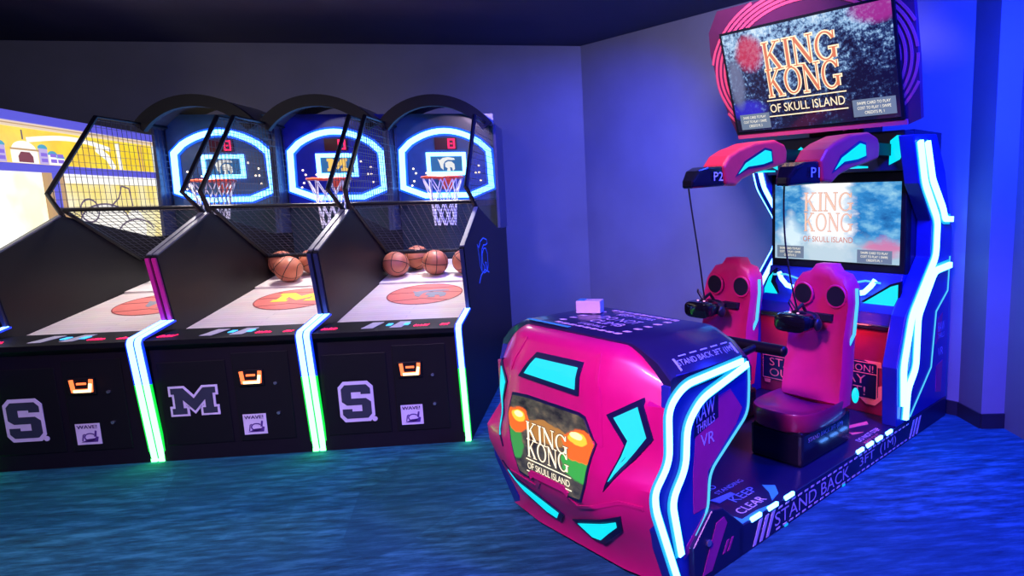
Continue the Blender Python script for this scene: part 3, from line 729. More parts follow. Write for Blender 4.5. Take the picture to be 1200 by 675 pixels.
# pod sides, back
side = [(.235, .02), (.14, .30), (.13, .40), (.125, .474), (.20, .563), (.20, .78), (.22, .85), (.26, .89), (.70, .87), (.715, .757), (.70, .63), (.44, .445), (.425, .283), (.315, .165), (.315, .02)]
LED1 = [(.655, .866), (.290, .846), (.202, .779), (.200, .568), (.118, .474), (.122, .404), (.235, .06)]
LED2 = [(.690, .845), (.386, .767), (.302, .685), (.290, .517), (.208, .408), (.255, .165)]
THN = [(.705, .83), (.708, .757), (.70, .625), (.440, .443), (.426, .283), (.314, .165)]
def ledpart(F, path, w, name, par, r=.05, th=.010):
    sp = smooth_path(path, r); h = MB().onstrip(F, sp, w*1.9, .001, .006).build(name, HALO, par)  # wide ribbon imitates the glow behind the core
    MB().onstrip(F, sp, w, .006, .006+th).build('led_core', CORE, h); return h
for sd in (-1, 1):
    x0, x1 = sorted((sd*.50, sd*.57))
    po = MB().prism(side, 'x', x0, x1).build('pod_side', NAVY, V, bevel=.003)
    F = fr((sd*.57, 0, 0), (0, 1, 0), (0, 0, 1)) if sd > 0 else fr((sd*.57, 0, 0), (0, -1, 0), (0, 0, 1))
    fl = (lambda P: P) if sd > 0 else (lambda P: [(-a, b) for a, b in P])
    tk = lambda P: P if sd > 0 else [(d+.03, z) for d, z in P]
    ledpart(F, fl(tk(LED1)), .024, 'led_strip', po); ledpart(F, fl(tk(LED2)), .026, 'led_strip', po)
    MB().onstrip(F, fl(smooth_path(THN, .05)), .010, .0, .006).build('edge_light', THIN, po)
    gp = MB().on(F, fl([(.34, .30), (.42, .30), (.43, .45), (.62, .60), (.66, .66), (.58, .76), (.47, .745), (.36, .62), (.34, .46)]) if sd > 0 else fl([(.34, .30), (.42, .30), (.43, .45), (.62, .60), (.66, .66), (.58, .76), (.47, .745), (.36, .62), (.34, .46)])[::-1], 0, .0015)
    gp.build('side_graphic', MAGP, po); gp = MB()
    gp.on(F, fl([(.28, .13), (.33, .16), (.42, .24), (.41, .28), (.28, .17)]) if sd > 0 else fl([(.28, .13), (.33, .16), (.42, .24), (.41, .28), (.28, .17)])[::-1], 0, .0015)
    gp.build('side_graphic', MAGP, po)
    tq = MB(); tq.on(F, fl([(.35, .615), (.50, .66), (.50, .76), (.36, .71)]) if sd > 0 else fl([(.35, .615), (.50, .66), (.50, .76), (.36, .71)])[::-1], .0015, .002, 1)
    Ft = (F[0], (F[1]+F[2]*.22).normalized(), F[2])
    c = .43*(1 if sd > 0 else -1); off = -.22*.43 if sd > 0 else .22*.43
    tq.text(Ft, 'RAW', c, .715-abs(c)*.22, .115, .062, .003, 0); tq.text(Ft, 'THRILLS', c, .658-abs(c)*.22, .115, .034, .003, 0)
    tq.text(F, 'VR', c, .590, .085, .050, .003, 0); tq.build('side_lettering', [mat('pale_violet_print', (.5, .5, .85), rough=.5), NAVYD], po)
MB().prism([(.30, .02), (.30, .82), (.70, .82), (.69, .63), (.43, .45), (.42, .28), (.31, .16)], 'x', -.50, .50).build('pod_back', NAVYD, V)
br = MB().tube([(-.55, 1.0, .835), (.55, 1.0, .835)], .027, 16)
for sd in (-1, 1): br.tube([(sd*.40, .66, .80), (sd*.40, 1.0, .835)], .018, 10)
br.ell((-.55, 1.0, .835), .02, .027, .027); br.ell((.55, 1.0, .835), .02, .027, .027); br.build('grab_bar', BLKM, V, smooth=True)
# pod skirts joining the platform
PZ = .14
for sd in (-1, 1):
    x0, x1 = sorted((sd*.40, sd*.595))
    k = MB().prism([(.31, 0), (.31, .17), (.43, .29), (.50, .27), (.64, PZ), (.64, 0)], 'x', x0, x1).build('pod_skirt', NAVYD, V, bevel=.006)
    F = fr((sd*.595, 0, 0), (0, sd, 0), (0, 0, 1)); q = MB(); P = [(.36, .03), (.42, .03), (.52, .20), (.50, .235), (.45, .225)]
    q.on(F, P if sd > 0 else [(-a, b) for a, b in P][::-1], 0, .002)
    for i in range(2):
        P = [(.49+.03*i, .07), (.505+.03*i, .07), (.535+.03*i, .12), (.52+.03*i, .12)]; q.on(F, P if sd > 0 else [(-a, b) for a, b in P][::-1], 0, .002)
    q.build('skirt_graphic', MAGP, k)
    MB().cyl((sd*.595, .40, .16), (sd*.602, .40, .16), .014, n=16).build('skirt_bolt', mat('steel_lock', (.6, .6, .62)), k)
# platform
pf = MB().box(-.595, .595, .60, 2.95, 0, PZ).build('platform', NAVYD, V, bevel=.006)
FP = fr((0, 0, PZ), (1, 0, 0), (0, 1, 0))
FR = fr((0, 0, PZ), (0, 1, 0), (-1, 0, 0))        # deck text reads from the right side
for (t_, x_, y_, w_, h_, m_) in (('KEEP', .86, -.42, .17, .052, WHT), ('CLEAR', .80, -.51, .19, .052, WHT), ('NO', .80, -.26, .08, .04, WHT), ('STANDING', .88, -.32, .20, .03, WHT), ('DO NOT STEP', 1.94, -.52, .26, .035, WHT), ('KEEP OUT', 1.90, -.565, .18, .026, PINK)):
    MB().text(FR, t_, x_, y_, w_, h_, .002).build('deck_lettering', m_, pf)
for P, m_ in (([(.34, .71), (.39, .72), (.39, .84), (.36, .84)], GREYP), ([(.48, .615), (.585, .63), (.59, .80), (.575, .85), (.56, .78), (.56, .67), (.50, .66)], TEALP), ([(.43, 1.0), (.50, .96), (.56, .90), (.54, .98), (.48, 1.04)], TEALP), ([(.33, 1.93), (.36, 1.90), (.44, 2.10), (.41, 2.14)], PINK), ([(.42, 1.90), (.45, 1.88), (.48, 1.96)], PINK)):
    MB().on(FP, P, 0, .002).build('deck_arrow', m_, pf)
for sd in (-1, 1):
    F = fr((sd*.595, 0, 0), (0, sd, 0), (0, 0, 1)); q = MB(); S_ = lambda P: P if sd > 0 else [(-a, b) for a, b in P][::-1]
    q.text(F, 'STAND BACK', sd*1.22, .066, .70, .066, .002); q.text(F, '3FT  (1M)', sd*1.92, .066, .46, .066, .002)
    for d0 in (.70, 2.35):
        for i in range(3): q.on(F, S_([(d0+.05*i, .01), (d0+.05*i+.022, .01), (d0+.05*i+.075, .118), (d0+.05*i+.05, .118)]), 0, .002)
    for i in range(26):
        a = .88+.056*i; q.on(F, S_([(a, .012), (a+.03, .012), (a+.034, .020), (a+.004, .020)]), 0, .002)
        q.on(F, S_([(a+.02, .110), (a+.05, .110), (a+.054, .118), (a+.024, .118)]), 0, .002)
    q.build('side_lettering', GREYP, pf)
    for d0 in (.69, .82, .955, 1.66, 1.775, 1.89, 2.02): MB().box(*sorted((sd*.586, sd*.601)), d0, d0+.075, PZ-.010, PZ+.010).build('deck_light', CORE, pf, bevel=.003)
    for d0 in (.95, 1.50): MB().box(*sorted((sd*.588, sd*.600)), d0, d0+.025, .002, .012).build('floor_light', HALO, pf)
# seats
def seat(sc, lab):
    seat_r = bpy.data.objects.new('seat', None)
    out = [(-.20, .38), (-.20, .55), (-.19, .75), (-.20, .95), (-.185, 1.04), (-.14, 1.10), (-.085, 1.115), (-.055, 1.155), (.055, 1.155), (.085, 1.115), (.14, 1.10), (.185, 1.04), (.20, .95), (.19, .75), (.20, .55), (.20, .38)]
    ctr = (0, .76); rings = []
    def dd(z): return 1.62+.17*(z-.38)
    for k, off_ in ((1.0, .10), (1.0, .02), (.93, -.012), (.80, .0), (.55, .022), (.2, .028)):
        rings.append([(sc+(p[0]-ctr[0])*k, dd(ctr[1]+(p[1]-ctr[1])*k)+off_, ctr[1]+(p[1]-ctr[1])*k) for p in out])
    bk = MB().loft(rings).build('seat_back', REDS, V, smooth=True)
    bk.data.set_sharp_from_angle(angle=math.radians(60))
    for s in (-.105, .105):
        MB().tube([(sc+s, dd(.985)-.0145, .985), (sc+s, dd(.985)+.03, .985)], .058, 28).build('harness_opening', mat('matte_black_recess', (.006, .006, .012), rough=.8), bk)
        MB().tube([(sc+s+.060*math.cos(2*PI*i/28), dd(.985)-.008, .985+.060*math.sin(2*PI*i/28)) for i in range(28)], .008, 6, 0, True).build('opening_rim', REDS, bk, smooth=True)
    sl = MB().box(sc-.035, sc+.085, dd(.86)-.008, dd(.86)+.04, .845, .88).build('harness_slot', mat('matte_black_recess', (.006, .006, .012)), bk)
    edge = [(.172, .70), (.203, .78), (.203, .95), (.192, 1.03)]
    [MB().tube([(sc+g*(s+.004), dd(z)+.05, z) for s, z in edge], .010, 8).build('seat_edge_light', THIN, bk) for g in (1, -1)]
    pn = MB(); pp = lambda k, z: [(sc+.20*k*math.copysign(abs(math.cos(a))**.6, math.cos(a)), 1.53+.27*k*math.copysign(abs(math.sin(a))**.6, math.sin(a)), z) for a in [2*PI*i/32 for i in range(32)]]
    pn.loft([pp(.90, .31), pp(.98, .33), pp(1.0, .37), pp(1.02, .415), pp(1.0, .425), pp(.85, .40), pp(.3, .385)]); pn.build('seat_pan', mat('seat_pan_dark_red', (.32, .012, .07), rough=.3, coat=.3), V, smooth=True)
    pd = MB().box(sc-.165, sc+.165, 1.28, 1.80, PZ, .33).build('seat_pedestal', BLKG, V, bevel=.02)
    t_ = MB(); F = fr((sc+.165, 0, 0), (0, 1, 0), (0, 0, 1)); t_.text(F, 'STAND BACK 3FT (1M)', 1.52, .275, .36, .032, .003); t_.build('pedestal_lettering', GREYP, pd)
    if sc > 0: MB().ell((sc+.20, 1.78, .42), .020, .020, .045, 12, 10).build('seat_marker_light', CYAN, bk)
    hk = MB().tube([(sc-.01, dd(.86)+.01, .862), (sc-.01, 1.66, .862), (sc-.03, 1.60, .85)], .014, 8).build('headset_hook', BLKM, bk, smooth=True)
seat(-.345, 'P2'); seat(.315, 'P1')
# rear unit: towers
TW = [(2.27, 1.88), (2.37, 1.60), (2.575, 1.37), (2.57, 1.14), (2.24, .81), (2.135, .51), (2.155, PZ), (2.93, PZ), (2.93, 1.30), (2.89, 1.376), (2.77, 1.68), (2.61, 1.90)]
TL1 = [(2.325, 1.845), (2.415, 1.60), (2.633, 1.371), (2.628, 1.144), (2.293, .809), (2.194, .51), (2.212, .266)]
TL2 = [(2.43, 1.845), (2.53, 1.62), (2.715, 1.44), (2.755, 1.372), (2.87, 1.367)]
TL3 = [(2.88, 1.065), (2.62, 1.05), (2.385, .795), (2.375, .47), (2.266, .36), (2.245, .17)]
TTH = [(2.905, 1.12), (2.89, .89), (2.705, .774), (2.655, .411), (2.343, .159)]
for sd in (-1, 1):
    x0, x1 = sorted((sd*.50, sd*.595)); to = MB().prism(TW, 'x', x0, x1).build('side_tower', NAVY, V, bevel=.006)
    F = fr((sd*.595, 0, 0), (0, sd, 0), (0, 0, 1)); S_ = lambda P: P if sd > 0 else [(-a, b) for a, b in P]
    ledpart(F, S_(TL1), .036, 'led_strip', to, .05, .024); ledpart(F, S_(TL2), .036, 'led_strip', to, .03, .024); ledpart(F, S_(TL3), .036, 'led_strip', to, .05, .024)
    q, L, Rr = strip(smooth_path([(2.262, 1.85), (2.362, 1.60), (2.568, 1.371), (2.563, 1.144), (2.232, .809), (2.127, .51), (2.145, .266)], .05), .012)
    if sd < 0: MB().prism(L+Rr[::-1], 'x', sd*.53-.016, sd*.53+.016).build('front_led', CORE, to)
    MB().onstrip(F, S_(TTH), .010, .0, .005).build('edge_light', THIN, to)
    g = MB().on(F, S_([(2.72, .55), (2.80, .60), (2.82, .75), (2.74, .72)]) if sd > 0 else S_([(2.72, .55), (2.80, .60), (2.82, .75), (2.74, .72)])[::-1], 0, .002)
    g.build('tower_graphic', MAGP, to); g = MB()
    g.on(F, S_([(2.75, .22), (2.84, .20), (2.85, .42), (2.74, .40)]) if sd > 0 else S_([(2.75, .22), (2.84, .20), (2.85, .42), (2.74, .40)])[::-1], 0, .002); g.build('tower_graphic', MAGP, to)
    t_ = MB(); t_.text(F, 'RAW', sd*2.80, .66, .11, .065, .004); t_.text(F, 'THRILLS', sd*2.80, .60, .11, .035, .004); t_.text(F, 'VR', sd*2.80, .49, .09, .055, .004); t_.build('tower_lettering', mat('pale_violet_print', (.5, .5, .85)), to)
MB().box(-.50, .50, 2.50, 2.93, PZ, 1.93).build('rear_cabinet', NAVYD, V)
MB().box(-.50, .50, 2.42, 2.50, 1.03, 1.68).build('monitor_bezel', BLK, V, bevel=.008)
def screen_rear():
    q = NT('rear_monitor_image'); tc = q.n('ShaderNodeTexCoord'); sp = q.n('ShaderNodeSeparateXYZ'); q.l(tc.outputs['UV'], sp.inputs[0])
    n = q.n('ShaderNodeTexNoise', Scale=6.0, Detail=6.0, Roughness=.6); q.l(tc.outputs['UV'], n.inputs['Vector'])
    c = q.ramp(n.outputs['Fac'], (.30, (.01, .10, .32)), (.48, (.03, .25, .60)), (.62, (.20, .50, .75)), (.75, (.45, .75, .85)))
    x = sp.outputs[0]; y = sp.outputs[1]; nf = q.math('MULTIPLY', q.math('SUBTRACT', n.outputs['Fac'], .5), .35)
    bw = q.math('ADD', q.math('ABSOLUTE', q.math('SUBTRACT', x, .46)), nf)
    c = q.mix(q.ramp(bw, (.14, 1.0), (.22, 0.0)), c, (.95, .97, 1.0))
    lo = q.math('ADD', y, nf); c = q.mix(q.ramp(lo, (.16, .85), (.34, 0.0)), c, (.45, .62, .72))
    rx = q.math('ADD', q.math('ABSOLUTE', q.math('SUBTRACT', x, .90)), q.math('ADD', q.math('ABSOLUTE', q.math('SUBTRACT', y, .2)), nf)); c = q.mix(q.ramp(rx, (.08, .8), (.2, 0.0)), c, (.70, .15, .35))
    lx = q.math('ADD', q.math('ABSOLUTE', q.math('SUBTRACT', x, .15)), q.math('ADD', q.math('MULTIPLY', q.math('ABSOLUTE', q.math('SUBTRACT', y, .33)), .5), nf)); c = q.mix(q.ramp(lx, (.05, .9), (.18, 0.0)), c, (.75, .92, 1.0))
    q.l(c, q.b.inputs['Emission Color']); q.b.inputs['Emission Strength'].default_value = 1.05; q.b.inputs['Base Color'].default_value = (.01, .01, .01, 1); q.b.inputs['Roughness'].default_value = .12
    return q.m
sr = MB().box(-.465, .465, 2.412, 2.43, 1.095, 1.615).build('rear_monitor', screen_rear(), V, uv=(0, -.465, .465, 2, 1.095, 1.615))
FSr = fr((0, 2.412, 0), (1, 0, 0), (0, 0, 1))
title(FSr, -.04, 1.555, .37, .125, .012, sr, ORNGP, glow('pale_letter_fill', (.95, .62, .48), 1.0), ORNGP, bars=False, g=.012)
def credits(F, x, y, w, h, par, ln):
    MB().on(F, [(x-w/2, y-h/2), (x+w/2, y-h/2), (x+w/2, y+h/2), (x-w/2, y+h/2)], .001, .003).build('credit_box', glow('slate_caption_box', (.22, .30, .42), .7), par)
    t_ = MB()
    for i, s in enumerate(ln): t_.text(F, s, x, y+h*(.28-.28*i), w*(.78 if i < 2 else .45), h*.17, .005)
    t_.build('credit_lettering', glow('cream_caption', (1.0, .92, .72), 1.2), par)
LN = ['SWIPE CARD TO PLAY', 'COST TO PLAY 1 SWIPE']
credits(FSr, -.335, 1.145, .22, .085, sr, LN+['CREDITS PL 2']); credits(FSr, .30, 1.14, .24, .085, sr, LN+['CREDITS PL 1'])
# header with lit panels
hdr = MB().box(-.50, .50, 2.36, 2.50, 1.68, 1.92).build('header', NAVYD, V, bevel=.006)
FH = fr((0, 2.36, 0), (1, 0, 0), (0, 0, 1)); q = MB()
for P in ([(.408, 1.715), (.475, 1.745), (.50, 1.79), (.50, 1.885), (.455, 1.89), (.413, 1.86)], [(-.29, 1.81), (-.16, 1.815), (-.22, 1.86)], [(.05, 1.80), (.16, 1.80), (.12, 1.86)]):
    for Q in (P, [(-a, b) for a, b in P][::-1]): MB().on(FH, Q, 0, .006).build('header_light', CYAN, hdr)
# console under monitor
cs = MB().prism([(2.30, .72), (2.30, .80), (2.36, .90), (2.40, 1.04), (2.50, 1.04), (2.50, .72)], 'x', -.50, .50).build('console', NAVY, V, bevel=.006)
FCn = fr((0, 2.335, 0), (1, 0, 0), (0, 0, 1)); q = MB(); k = MB()
for P in ([(.20, .715), (.46, .81), (.50, .90), (.50, .985), (.455, .97), (.21, .81)], [(-.50, .88), (-.46, .965), (-.425, 1.0), (-.447, .93), (-.352, .80), (-.445, .735), (-.50, .77)]):
    k = MB().on(FCn, offset(P, .014), -.03, .002).build('console_trim', BLK, cs); MB().on(FCn, P, .002, .006).build('console_light', CYAN, cs)
for sd in (-1, 1): MB().tube([(sd*.205, 2.30, .905), (sd*.29, 2.30, .922), (sd*.335, 2.30, .965), (sd*.36, 2.31, 1.005)], .017, 10).build('console_tube_light', CORE, cs, smooth=True)
for sd in (-1, 1):
    MB().tube([(sd*.20, 2.30, .975), (sd*.30, 2.30, .998), (sd*.40, 2.30, .99)], .007, 6).build('console_cable', THIN, cs)
lp_ = MB().box(-.50, .50, 2.28, 2.50, PZ, .72).build('lower_front', REDP, V, bevel=.005)
MB().box(-.50, .50, 2.25, 2.29, .70, .73).build('console_ledge', BLKG, lp_, bevel=.006)
FLp = fr((0, 2.28, 0), (1, 0, 0), (0, 0, 1))
for x0, nm in ((-.075, 'a'), (.0, 'b')):
    xa, xb = (-.505+.02, -.075) if nm == 'a' else (.005, .415)
    sg = MB().on(FLp, [(xa, .23), (xb, .23), (xb, .485), (xa, .485)], 0, .003).build('caution_sign', NAVYD, lp_)
    p = MB(); xm = (xa+xb)/2; w = xb-xa
    p.onstrip(FLp, [(xa+.01, .24), (xb-.01, .24), (xb-.01, .475), (xa+.01, .475)], .005, .003, .005, 0, True)
    p.onstrip(FLp, [(xa+.01, .405), (xb-.01, .405)], .005, .003, .005)
    p.text(FLp, 'CAUTION!', xm, .438, w*.82, .045, .005); p.text(FLp, 'STAY', xm-.01, .363, w*.62, .058, .005); p.text(FLp, 'OUT!', xm-.01, .287, w*.62, .058, .005)
    for P in ([(xb-.10, .49), (xb+.015, .49), (xb+.02, .455), (xb-.005, .455), (xb-.02, .475), (xb-.06, .475)], [(xb-.12, .235), (xb-.03, .235), (xb, .26), (xb, .33), (xb+.025, .34), (xb+.025, .25), (xb-.02, .205), (xb-.08, .205)], [(xa-.02, .40), (xa+.0, .42), (xa+.0, .47), (xa+.02, .49), (xa-.0, .495), (xa-.02, .475)], [(xa+.02, .23), (xa+.08, .23), (xa+.07, .205), (xa+.03, .205)]): p.on(FLp, P, .002, .006)
    p.build('sign_lettering', PINK, sg)
# overhead arms
ARM = [(1.48, 1.72), (1.54, 1.78), (1.63, 1.82), (1.79, 1.865), (2.0, 1.89), (2.11, 1.865), (2.14, 1.82), (2.13, 1.745), (1.97, 1.712), (1.81, 1.685), (1.67, 1.645), (1.60, 1.605), (1.50, 1.612)]
CYW = [(1.615, 1.675), (1.685, 1.738), (1.885, 1.822), (1.945, 1.815), (1.955, 1.757), (1.86, 1.735), (1.71, 1.718)]
NOSE = [(1.22, 1.592), (1.225, 1.635), (1.27, 1.69), (1.34, 1.712), (1.49, 1.722), (1.49, 1.605)]
for sc, pl_ in ((-.265, 'P2'), (.370, 'P1')):
    am = MB().prism(ARM, 'x', sc-.085, sc+.085).build('overhead_arm', mat('red_arm_shell', (.80, .03, .05), rough=.4), V, bevel=.018, seg=3)
    for sd in (-1, 1):
        F = fr((sc+sd*.085, 0, 0), (0, sd, 0), (0, 0, 1)); P = CYW if sd > 0 else [(-a, b) for a, b in CYW][::-1]
        w = MB().on(F, offset(P, .014), -.004, .003).build('window_frame', NAVYD, am); MB().on(F, P, .003, .006).build('lit_window', CYAN, w)
    MB().box(sc-.05, sc+.05, 2.10, 2.40, 1.77, 1.84).build('arm_bracket', BLKM, am)
    MB().box(sc-.07, sc+.07, 1.90, 2.02, 1.690, 1.700).build('arm_under_light', CYAN, am)
    n_ = MB(); hw_ = lambda d: .035+.035*min(1, (d-1.24)/.12)
    n_.loft([[(sc+sg*hw_(d+.03), d+.03, z) for d, z in NOSE] for sg in (-1, 1)])
    ns = n_.build('arm_nose', BLKG, am, bevel=.015, seg=3)
    t_ = MB()
    for sd in (-1, 1):
        F = fr((sc+sd*.071, 0, 0), (0, sd, 0), (0, 0, 1)); t_.text(F, pl_, sd*1.445, 1.66, .080, .05, .003)
    t_.build('nose_lettering', WHT, ns)
# marquee on the mast
MB().box(-.20, .20, 2.42, 2.70, 1.92, 2.45).build('mast', BLKM, V, bevel=.01)
Mo = Vector((-.04, 2.115, 2.285)); MY = Vector((0, -.19, .63)).normalized(); MX = Vector((1, 0, 0)); MN = MX.cross(MY)
FM = (Mo, MX, MY); hw, hh = .605, .335
brd = [(-hw-.005, -hh-.035), (hw+.01, -hh-.035), (hw+.085, -hh-.01), (hw+.10, .0), (hw+.10, hh+.14), (-hw+.0, hh+.14), (-hw-.10, hh+.02), (-hw-.12, hh-.12), (-hw-.10, -.02), (-hw-.06, -.2)]
bo = MB().on(FM, brd, -.06, -.02).build('marquee_board', mat('dark_maroon_board', (.10, .012, .05), rough=.4), V)
rg = MB()
import itertools
def inside(p):
    c = False; n = len(brd)
    for i in range(n):
        a, b = brd[i], brd[(i+1) % n]
        if (a[1] > p[1]) != (b[1] > p[1]) and p[0] < (b[0]-a[0])*(p[1]-a[1])/(b[1]-a[1])+a[0]: c = not c
    return c
for r in (.60, .635, .67, .705, .74):
    pts = []
    for i in range(181):
        a = 2*PI*i/180; p = (r*1.0*math.cos(a), .03+r*.66*math.sin(a)); pts.append(p)
    for a, b in zip(pts, pts[1:]):
        if inside(a) and inside(b): rg.onstrip(FM, [a, b], .017, -.02, -.016)
rg.on(FM, [(-hw, -hh-.032), (hw+.01, -hh-.032), (hw+.01, -hh-.004), (-hw, -hh-.004)], -.02, -.004)
rg.build('board_stripes', mat('magenta_stripe', (.80, .07, .13), rough=.4), bo)
MB().on(FM, [(-hw, -hh), (hw, -hh), (hw, hh), (-hw, hh)], -.035, 0).build('marquee_bezel', BLK, V)
def screen_top():
    q = NT('marquee_image'); tc = q.n('ShaderNodeTexCoord'); sp = q.n('ShaderNodeSeparateXYZ'); q.l(tc.outputs['UV'], sp.inputs[0])
    mp = q.n('ShaderNodeMapping'); mp.inputs['Scale'].default_value = (1.8, 1, 1); q.l(tc.outputs['UV'], mp.inputs['Vector'])
    n = q.n('ShaderNodeTexNoise', Scale=3.2, Detail=6.0, Roughness=.6); q.l(mp.outputs['Vector'], n.inputs['Vector'])
    f = q.n('ShaderNodeTexNoise', Scale=26.0, Detail=5.0, Roughness=.7); q.l(mp.outputs['Vector'], f.inputs['Vector'])
    x, y = sp.outputs[0], sp.outputs[1]
    k = q.math('ADD', q.math('MULTIPLY', n.outputs['Fac'], .55), q.math('MULTIPLY', f.outputs['Fac'], .75))
    k = q.math('ADD', k, q.math('MULTIPLY', q.math('SUBTRACT', y, .5), .22))
    k = q.math('SUBTRACT', k, q.math('MULTIPLY', q.math('MAXIMUM', q.math('SUBTRACT', x, .6), 0.0), .18))
    c = q.ramp(k, (.58, (.006, .004, .022)), (.67, (.03, .06, .18)), (.76, (.28, .48, .75)), (.90, (.7, .85, .95)))
    def tint(cx, cy, rx, ry, col, c):
        a = q.math('DIVIDE', q.math('SUBTRACT', x, cx), rx); b = q.math('DIVIDE', q.math('SUBTRACT', y, cy), ry)
        e = q.math('ADD', q.math('ADD', q.math('MULTIPLY', a, a), q.math('MULTIPLY', b, b)), q.math('SUBTRACT', n.outputs['Fac'], .5))
        return q.mix(q.ramp(e, (.3, .85), (1.1, 0.0)), c, col)
    c = tint(.17, .78, .11, .2, (.60, .02, .08), c); c = tint(.92, .95, .16, .14, (.40, .03, .30), c); c = tint(.10, .22, .14, .12, (.03, .02, .60), c); c = tint(.05, .5, .06, .3, (.16, .18, .32), c)
    q.l(c, q.b.inputs['Emission Color']); q.b.inputs['Emission Strength'].default_value = 1.05; q.b.inputs['Base Color'].default_value = (.01, .01, .01, 1); q.b.inputs['Roughness'].default_value = .15
    return q.m
ms = MB().on(FM, [(-hw+.018, -hh+.016), (hw-.018, -hh+.016), (hw-.018, hh-.016), (-hw+.018, hh-.016)], .0, .004)
mso = ms.build('marquee_screen', screen_top(), V, uv=(0, -.645+.018, .565-.018, 2, 2.285-.318*.957, 2.285+.318*.957))
FM2 = (Mo+MN*.004, MX, MY)
title(FM2, -.02, .225, .53, .17, -.005, mso, CREAM, ORNG, CREAM, g=.045)
credits(FM2, -.43, -.255, .24, .10, mso, LN+['CREDITS PL 2']); credits(FM2, .43, -.245, .27, .10, mso, LN+['CREDITS PL 1'])

# world transform for things that rest on the ride
def ride(s, d, z):
    c, n = math.cos(PSI), math.sin(PSI); return Vector((-.288+s*c-d*n, 2.610+s*n+d*c, z))
# small box on the lid
bx = thing('tissue_box', ride(-.245, .515, 1.003), PSI+.62, 'small white cardboard box lying on the black pod lid', 'box')
MB().box(-.060, .060, -.035, .035, 0, .060).build('carton', mat('white_card', (.80, .78, .80), rough=.6), bx, bevel=.003)
MB().on(fr((0, 0, .060), (1, 0, 0), (0, 1, 0)), [(-.055, -.025), (-.02, -.025), (-.02, .028), (-.055, .028)], 0, .003).build('carton_flap', mat('teal_card', (.05, .40, .45), rough=.6), bx)
MB().text(fr((0, -.045, 0), (1, 0, 0), (0, 0, 1)), '- - - -', .01, .036, .09, .006, .001).build('carton_print', GREYP, bx) if False else None
# headsets hanging from the arms
HB = mat('matte_black_headset', (.014, .014, .02), rough=.38)
HSH = mat('glossy_black_visor', (.008, .008, .012), rough=.12, coat=.4)
def headset(sc, label, lean):
    zc = .865; r = thing('vr_headset', ride(sc, 1.50, zc), PSI, label, 'headset', 'headsets hanging from the overhead arms')
    prof = lambda k, y: [(.105*k*math.copysign(abs(math.cos(a))**.55, math.cos(a)), y, .052*k*math.copysign(abs(math.sin(a))**.6, math.sin(a))+.0) for a in [2*PI*i/28 for i in range(28)]]
    MB().loft([prof(.75, -.075), prof(.93, -.068), prof(1.0, -.045), prof(1.0, .01), prof(.90, .035)]).build('visor', HSH, r, smooth=True)
    MB().loft([prof(.88, .035), prof(.92, .05), prof(.80, .066)]).build('face_gasket', HB, r, smooth=True)
    st = []
    for i in range(17):
        a = PI*i/16; st.append((.108*math.cos(a), .02+.0+.10*math.sin(a)*.9, .01+.02*math.sin(a)))
    h = MB(); h.tube(st, .013, 8); h.tube([(0, -.02, .052), (0, .06, .085), (0, .105, .03)], .010, 8); h.build('head_strap', HB, r, smooth=True)
    for x in (-.02, .03): MB().ell((x, -.03, .053), .007, .007, .004, 10, 6).build('status_light', glow('pink_status_light', (1.0, .35, .8), 2.0), r)
    for s in (-1, 1): MB().ell((s*.118, .03, -.01), .018, .032, .036, 14, 10).build('ear_speaker', HB, r, smooth=True)
    ty = -.12
    top = Vector((0, ty, 1.60-zc)); pts = []
    for i in range(15):
        t = i/14; pts.append((lean*math.sin(PI*t)*.02+.02*(t), ty+(-.0-ty)*(t**1.6)*.9, (1.60-zc)*(1-t)+.05*t))
    c = MB().tube(pts, .005, 6); c.tube([(0.02, -.01, .05), (-.03, -.02, .12), (-.05, .0, .10), (-.04, .03, .05)], .004, 6); c.build('cable', HB, r, smooth=True)
headset(-.365, 'black headset hanging at the far seat, farther from the camera', 1); headset(.30, 'black headset hanging at the near seat, in front of its red back', -1)

# dark cabinet corner at the far right edge
K = thing('dark_game_cabinet', (2.63, 3.02, 0), 0, 'dark cabinet corner cut off by the right edge of the picture', 'arcade machine')
MB().box(-.13, .35, -.6, .25, .0, .42).build('cabinet_base', BLK, K, bevel=.01); MB().box(-.10, .35, -.6, .25, .42, .78).build('cabinet_body', BLK, K, bevel=.01)

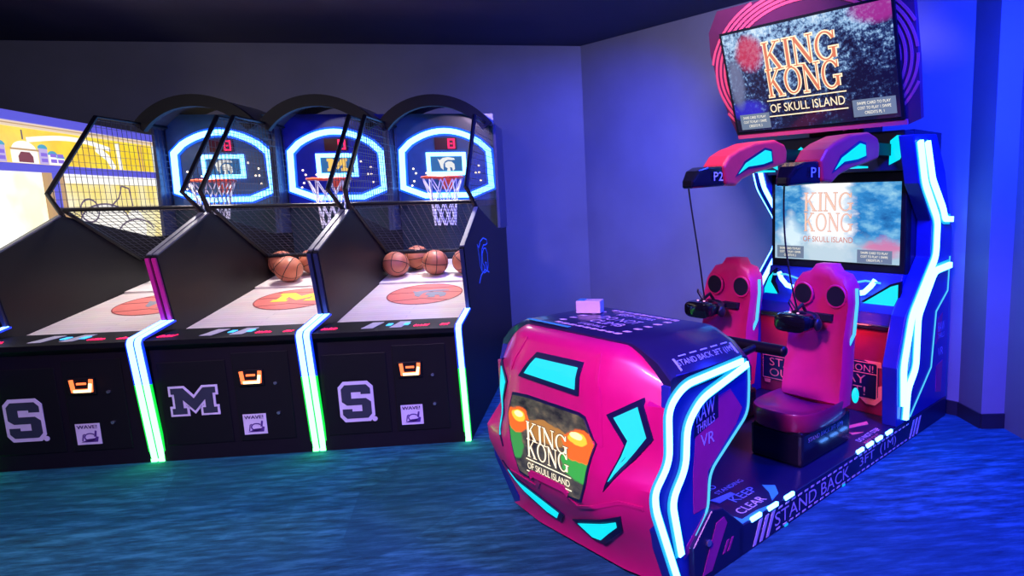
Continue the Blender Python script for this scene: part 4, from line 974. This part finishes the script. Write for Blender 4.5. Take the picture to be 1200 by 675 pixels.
# ------------------------------------------------------------------ lights
def area(name, loc, target, size, col, power, spread=PI):
    l = bpy.data.lights.new(name, 'AREA'); l.shape = 'DISK'; l.size = size; l.color = col; l.energy = power; l.spread = spread
    o = bpy.data.objects.new(name, l); COL.objects.link(o); o.location = loc
    o.rotation_euler = (Vector(target)-Vector(loc)).to_track_quat('-Z', 'Y').to_euler(); return o
BLUE = (.01, .03, 1.0)
area('ceiling_blue_lamp', (1.9, 1.6, 3.05), (1.6, 2.8, 0), .5, BLUE, 210)
area('ceiling_blue_lamp', (1.9, 2.7, 2.6), (2.5, 3.7, .9), .3, BLUE, 150)
area('ceiling_blue_lamp', (-.2, 4.8, 3.0), (-.1, 6.8, .5), .4, BLUE, 60, math.radians(110))
area('violet_fill_light', (-.9, .3, 3.05), (.25, 2.6, .6), .6, (.70, .26, 1.0), 44, math.radians(62))  # unseen fill added to tint the red pod
area('violet_fill_light', (.6, 3.4, 3.05), (.8, 5.4, 1.5), .4, (.66, .58, 1.0), 44, math.radians(120))  # unseen fill added to lift the right wall towards lavender
area('lavender_fill_light', (-1.9, .9, 3.0), (-2.0, 4.2, .45), .6, (.85, .60, 1.0), 30, math.radians(70))  # fill put in to brighten the basketball fronts, no fixture there
area('white_fill_light', (-3.6, 3.0, 3.05), (-3.2, 6.9, 2.4), .8, (1.0, .93, .85), 22)  # neutral fill added for the left part of the back wall
area('console_red_lamp', ride(.25, 2.12, .78), ride(.25, 2.20, .2), .12, (1.0, .12, .16), 2.2)
area('console_red_lamp', ride(-.28, 2.12, .78), ride(-.28, 2.20, .2), .12, (1.0, .12, .16), 1.6)
for xc in (-3.185, -2.255, -1.325):
    area('hood_lamp', (xc, 5.66, 2.24), (xc, 5.25, .8), .26, (1.0, .90, .92), 13, math.radians(110))
w = bpy.data.worlds.new('world'); SC.world = w; w.use_nodes = True
w.node_tree.nodes['Background'].inputs[0].default_value = (.02, .02, .08, 1); w.node_tree.nodes['Background'].inputs[1].default_value = .2

# ------------------------------------------------------------------ camera
cam = bpy.data.cameras.new('camera'); co = bpy.data.objects.new('camera', cam); COL.objects.link(co); SC.camera = co
Rv, Uv, Fv = Vector((.991, -.132, -.019)), Vector((.038, .142, .989)), Vector((.128, .981, -.146))
Fv.normalize(); Rv = (Rv-Fv*Rv.dot(Fv)).normalized(); Uv = Rv.cross(Fv)
M = Matrix((Rv, Uv, -Fv)).transposed().to_4x4(); M.translation = Vector((0, 0, 1.57)); co.matrix_world = M
cam.sensor_fit = 'HORIZONTAL'; cam.sensor_width = 36; cam.lens = 36*755/1200; cam.shift_x = -200/1200; cam.clip_start = .05
SC.view_settings.view_transform = 'Standard'; SC.view_settings.look = 'None'; SC.view_settings.gamma = 1; SC.view_settings.exposure = 0
SC.view_settings.use_curve_mapping = False
